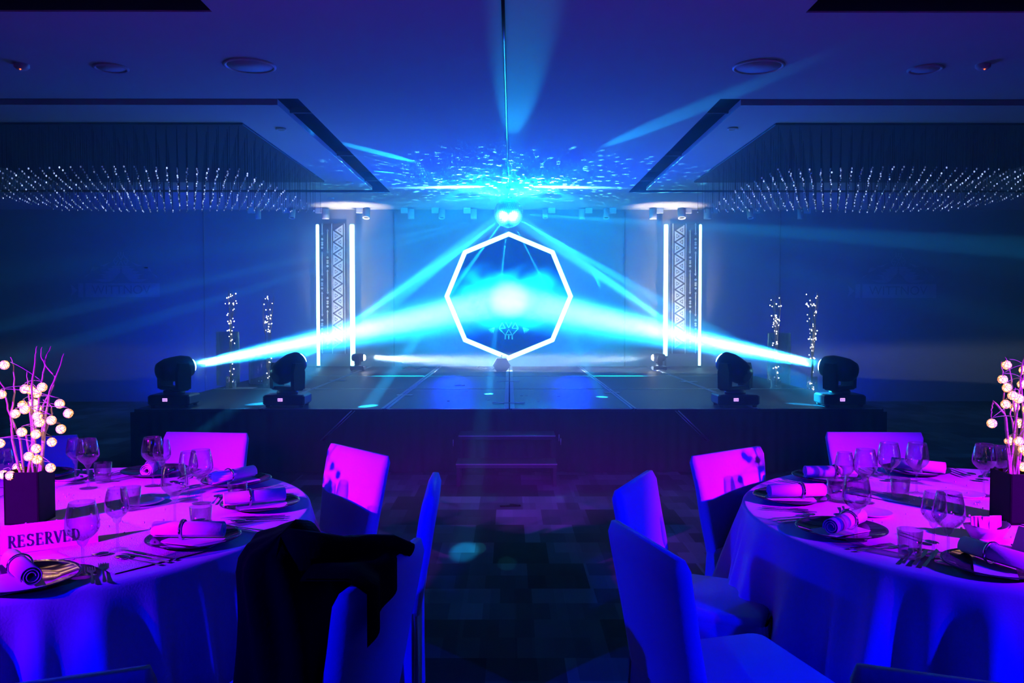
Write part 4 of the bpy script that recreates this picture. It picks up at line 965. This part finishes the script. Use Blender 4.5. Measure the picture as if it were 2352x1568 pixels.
# small votive glasses
# ------------------------------------------------------------------ centrepieces
def lathe_ball():
    m = MB().sphere((0, 0, 0), 0.0125, 12, 8); return m
ball_me = MB().sphere((0, 0, 0), 0.0125, 12, 8).mesh('bulb', 'ball_glow')
cg = MB()
for k in range(7):
    ax = Vector((random.uniform(-1, 1), random.uniform(-1, 1), random.uniform(-1, 1))).normalized(); b_ = ax.orthogonal().normalized(); c_ = ax.cross(b_)
    cg.tube([(b_*math.cos(t*0.5236)+c_*math.sin(t*0.5236))*0.0158 for t in range(13)], 0.0016, 4, cap=False)
cage_me = cg.mesh('rattan_cage', 'ball_cage')
def centre(px, ybase, ytop, Yc, side, balls, twigs):
    p = atZ(px, ybase, ZT); x0, y0 = p.x, Yc
    hv = atY(px, ytop, Yc).z-ZT
    t = thing('vase', 'square black vase holding bare twigs on the %s table' % side, 'vase', (atY(px, ybase, Yc).x, Yc, ZT), 0.05, 'black table vases')
    xv = t.location.x
    m = MB(); a = 0.06
    m.box((0, 0, 0.004), (2*a, 2*a, 0.008))
    for sx, sy, dx, dy in ((1, 0, 0.006, 2*a), (-1, 0, 0.006, 2*a), (0, 1, 2*a, 0.006), (0, -1, 2*a, 0.006)): m.box((sx*(a-0.003), sy*(a-0.003), hv/2), (dx, dy, hv))
    m.build('pot', 'vase_black', t)
    MB().box((0, 0, hv-0.03), (2*a-0.014, 2*a-0.014, 0.01)).build('moss', 'twig', t)
    rnd = random.Random(px)
    for pts in twigs:
        P3 = []
        n = len(pts)
        dy = rnd.uniform(-0.10, 0.10)
        for i, (qx, qy) in enumerate(pts):
            q = atY(qx, qy, Yc+dy*i/n); P3.append(Vector((q.x-xv, q.y-Yc, q.z-ZT)))
        P3[0] = Vector((max(-0.045, min(0.045, P3[0].x)), rnd.uniform(-0.03, 0.03), hv-0.06))
        # smooth
        S = []
        for i in range(len(P3)-1):
            for k in range(4): S.append(P3[i].lerp(P3[i+1], k/4)+Vector((rnd.uniform(-1, 1), rnd.uniform(-1, 1), 0))*0.002)
        S.append(P3[-1])
        MB().tube(S, [0.0052*(1-0.75*i/len(S)) for i in range(len(S))], 6).build('twig', 'twig', t)
    sl = thing('string_light', 'string of glowing rattan balls wound through the twigs on the %s table' % side, 'string lights', (xv, Yc, ZT), 0, 'rattan ball string lights')
    pos = []
    for bx, by in balls:
        q = atY(bx, by, Yc+rnd.uniform(-0.09, 0.05)); v = Vector((q.x-xv, q.y-Yc, q.z-ZT)); pos.append(v)
        o = bpy.data.objects.new('rattan_ball', cage_me); col.objects.link(o); o.parent = sl; o.location = v; o.rotation_euler = (rnd.uniform(0, 3), rnd.uniform(0, 3), 0)
        k = bpy.data.objects.new('bulb', ball_me); col.objects.link(k); k.parent = o
    pos.sort(key=lambda v: v.z)
    W = []
    for i in range(len(pos)-1):
        a_, b_ = pos[i]+Vector((0, 0, 0.02)), pos[i+1]+Vector((0, 0, 0.02)); mid = (a_+b_)/2; mid.x *= 0.75; mid.z += 0.015
        for k in range(6):
            f = k/6; W.append(a_*(1-f)**2+mid*2*f*(1-f)+b_*f*f)
    MB().tube(W, 0.0012, 5).build('wire', 'wire', sl)
    return t
BLs = [(10, 838), (3, 905), (97, 889), (70, 895), (84, 903), (57, 893), (78, 925), (85, 937), (52, 930), (57, 940), (35, 950), (86, 955), (90, 970), (118, 965), (137, 927), (157, 949), (140, 985), (50, 992), (82, 997), (119, 1015), (83, 1030), (66, 1048), (85, 1055), (40, 1073), (116, 1074), (8, 1090), (24, 1092), (0, 1018)]
TWs = [[(60, 1078), (48, 1010), (22, 940), (12, 890), (-5, 860)], [(70, 1078), (72, 980), (66, 900), (64, 852)], [(80, 1078), (74, 960), (72, 870), (80, 820), (82, 795)], [(88, 1078), (98, 990), (98, 930), (122, 885), (126, 865), (105, 840), (94, 818), (97, 797)],
       [(92, 1078), (104, 950), (112, 900), (130, 850), (142, 812)], [(60, 1078), (30, 1010), (26, 960), (34, 900), (34, 840), (26, 820)], [(66, 1078), (88, 930), (98, 870), (108, 815), (118, 795)], [(78, 1078), (60, 1000), (40, 985), (28, 975)], [(84, 1078), (100, 1000), (118, 950), (115, 930), (98, 918)]]
VL = centre(70, 1196, 1078, 3.02, 'left', BLs, TWs)
BRs = [(2312, 838), (2303, 871), (2313, 890), (2326, 908), (2340, 915), (2331, 935), (2310, 928), (2348, 882), (2340, 972), (2278, 972), (2318, 1012), (2340, 1013), (2350, 1032), (2306, 1098), (2316, 1124), (2350, 1072), (2352, 850), (2360, 940), (2365, 990), (2360, 1040)]
TWr = [[(2320, 1086), (2330, 1000), (2340, 900), (2346, 840), (2350, 818)], [(2318, 1086), (2312, 1000), (2305, 940), (2304, 860), (2300, 830)], [(2340, 1086), (2336, 980), (2326, 900), (2320, 850), (2310, 820)], [(2325, 1086), (2310, 960), (2306, 950), (2280, 920), (2276, 940), (2277, 962)],
       [(2335, 1086), (2350, 960), (2345, 880), (2360, 830)], [(2345, 1086), (2356, 960), (2362, 880), (2372, 820)], [(2328, 1086), (2334, 1020), (2322, 950), (2334, 890)]]
centre(2332, 1215, 1082, 3.02, 'right', BRs, TWr)
# small dark scrap lying on the aisle carpet
p = atZ(1172, 1163, 0); m = MB().box((0, 0, 0.006), (0.16, 0.03, 0.008), Matrix.Rotation(0.15, 4, 'Z')).box((0.03, 0.02, 0.012), (0.08, 0.02, 0.008), Matrix.Rotation(-0.5, 4, 'Z'))
o = m.build('ribbon_scrap', 'coat_black', label='small dark scrap lying on the aisle carpet', cat='scrap'); o.location = (p.x, p.y, 0.001)
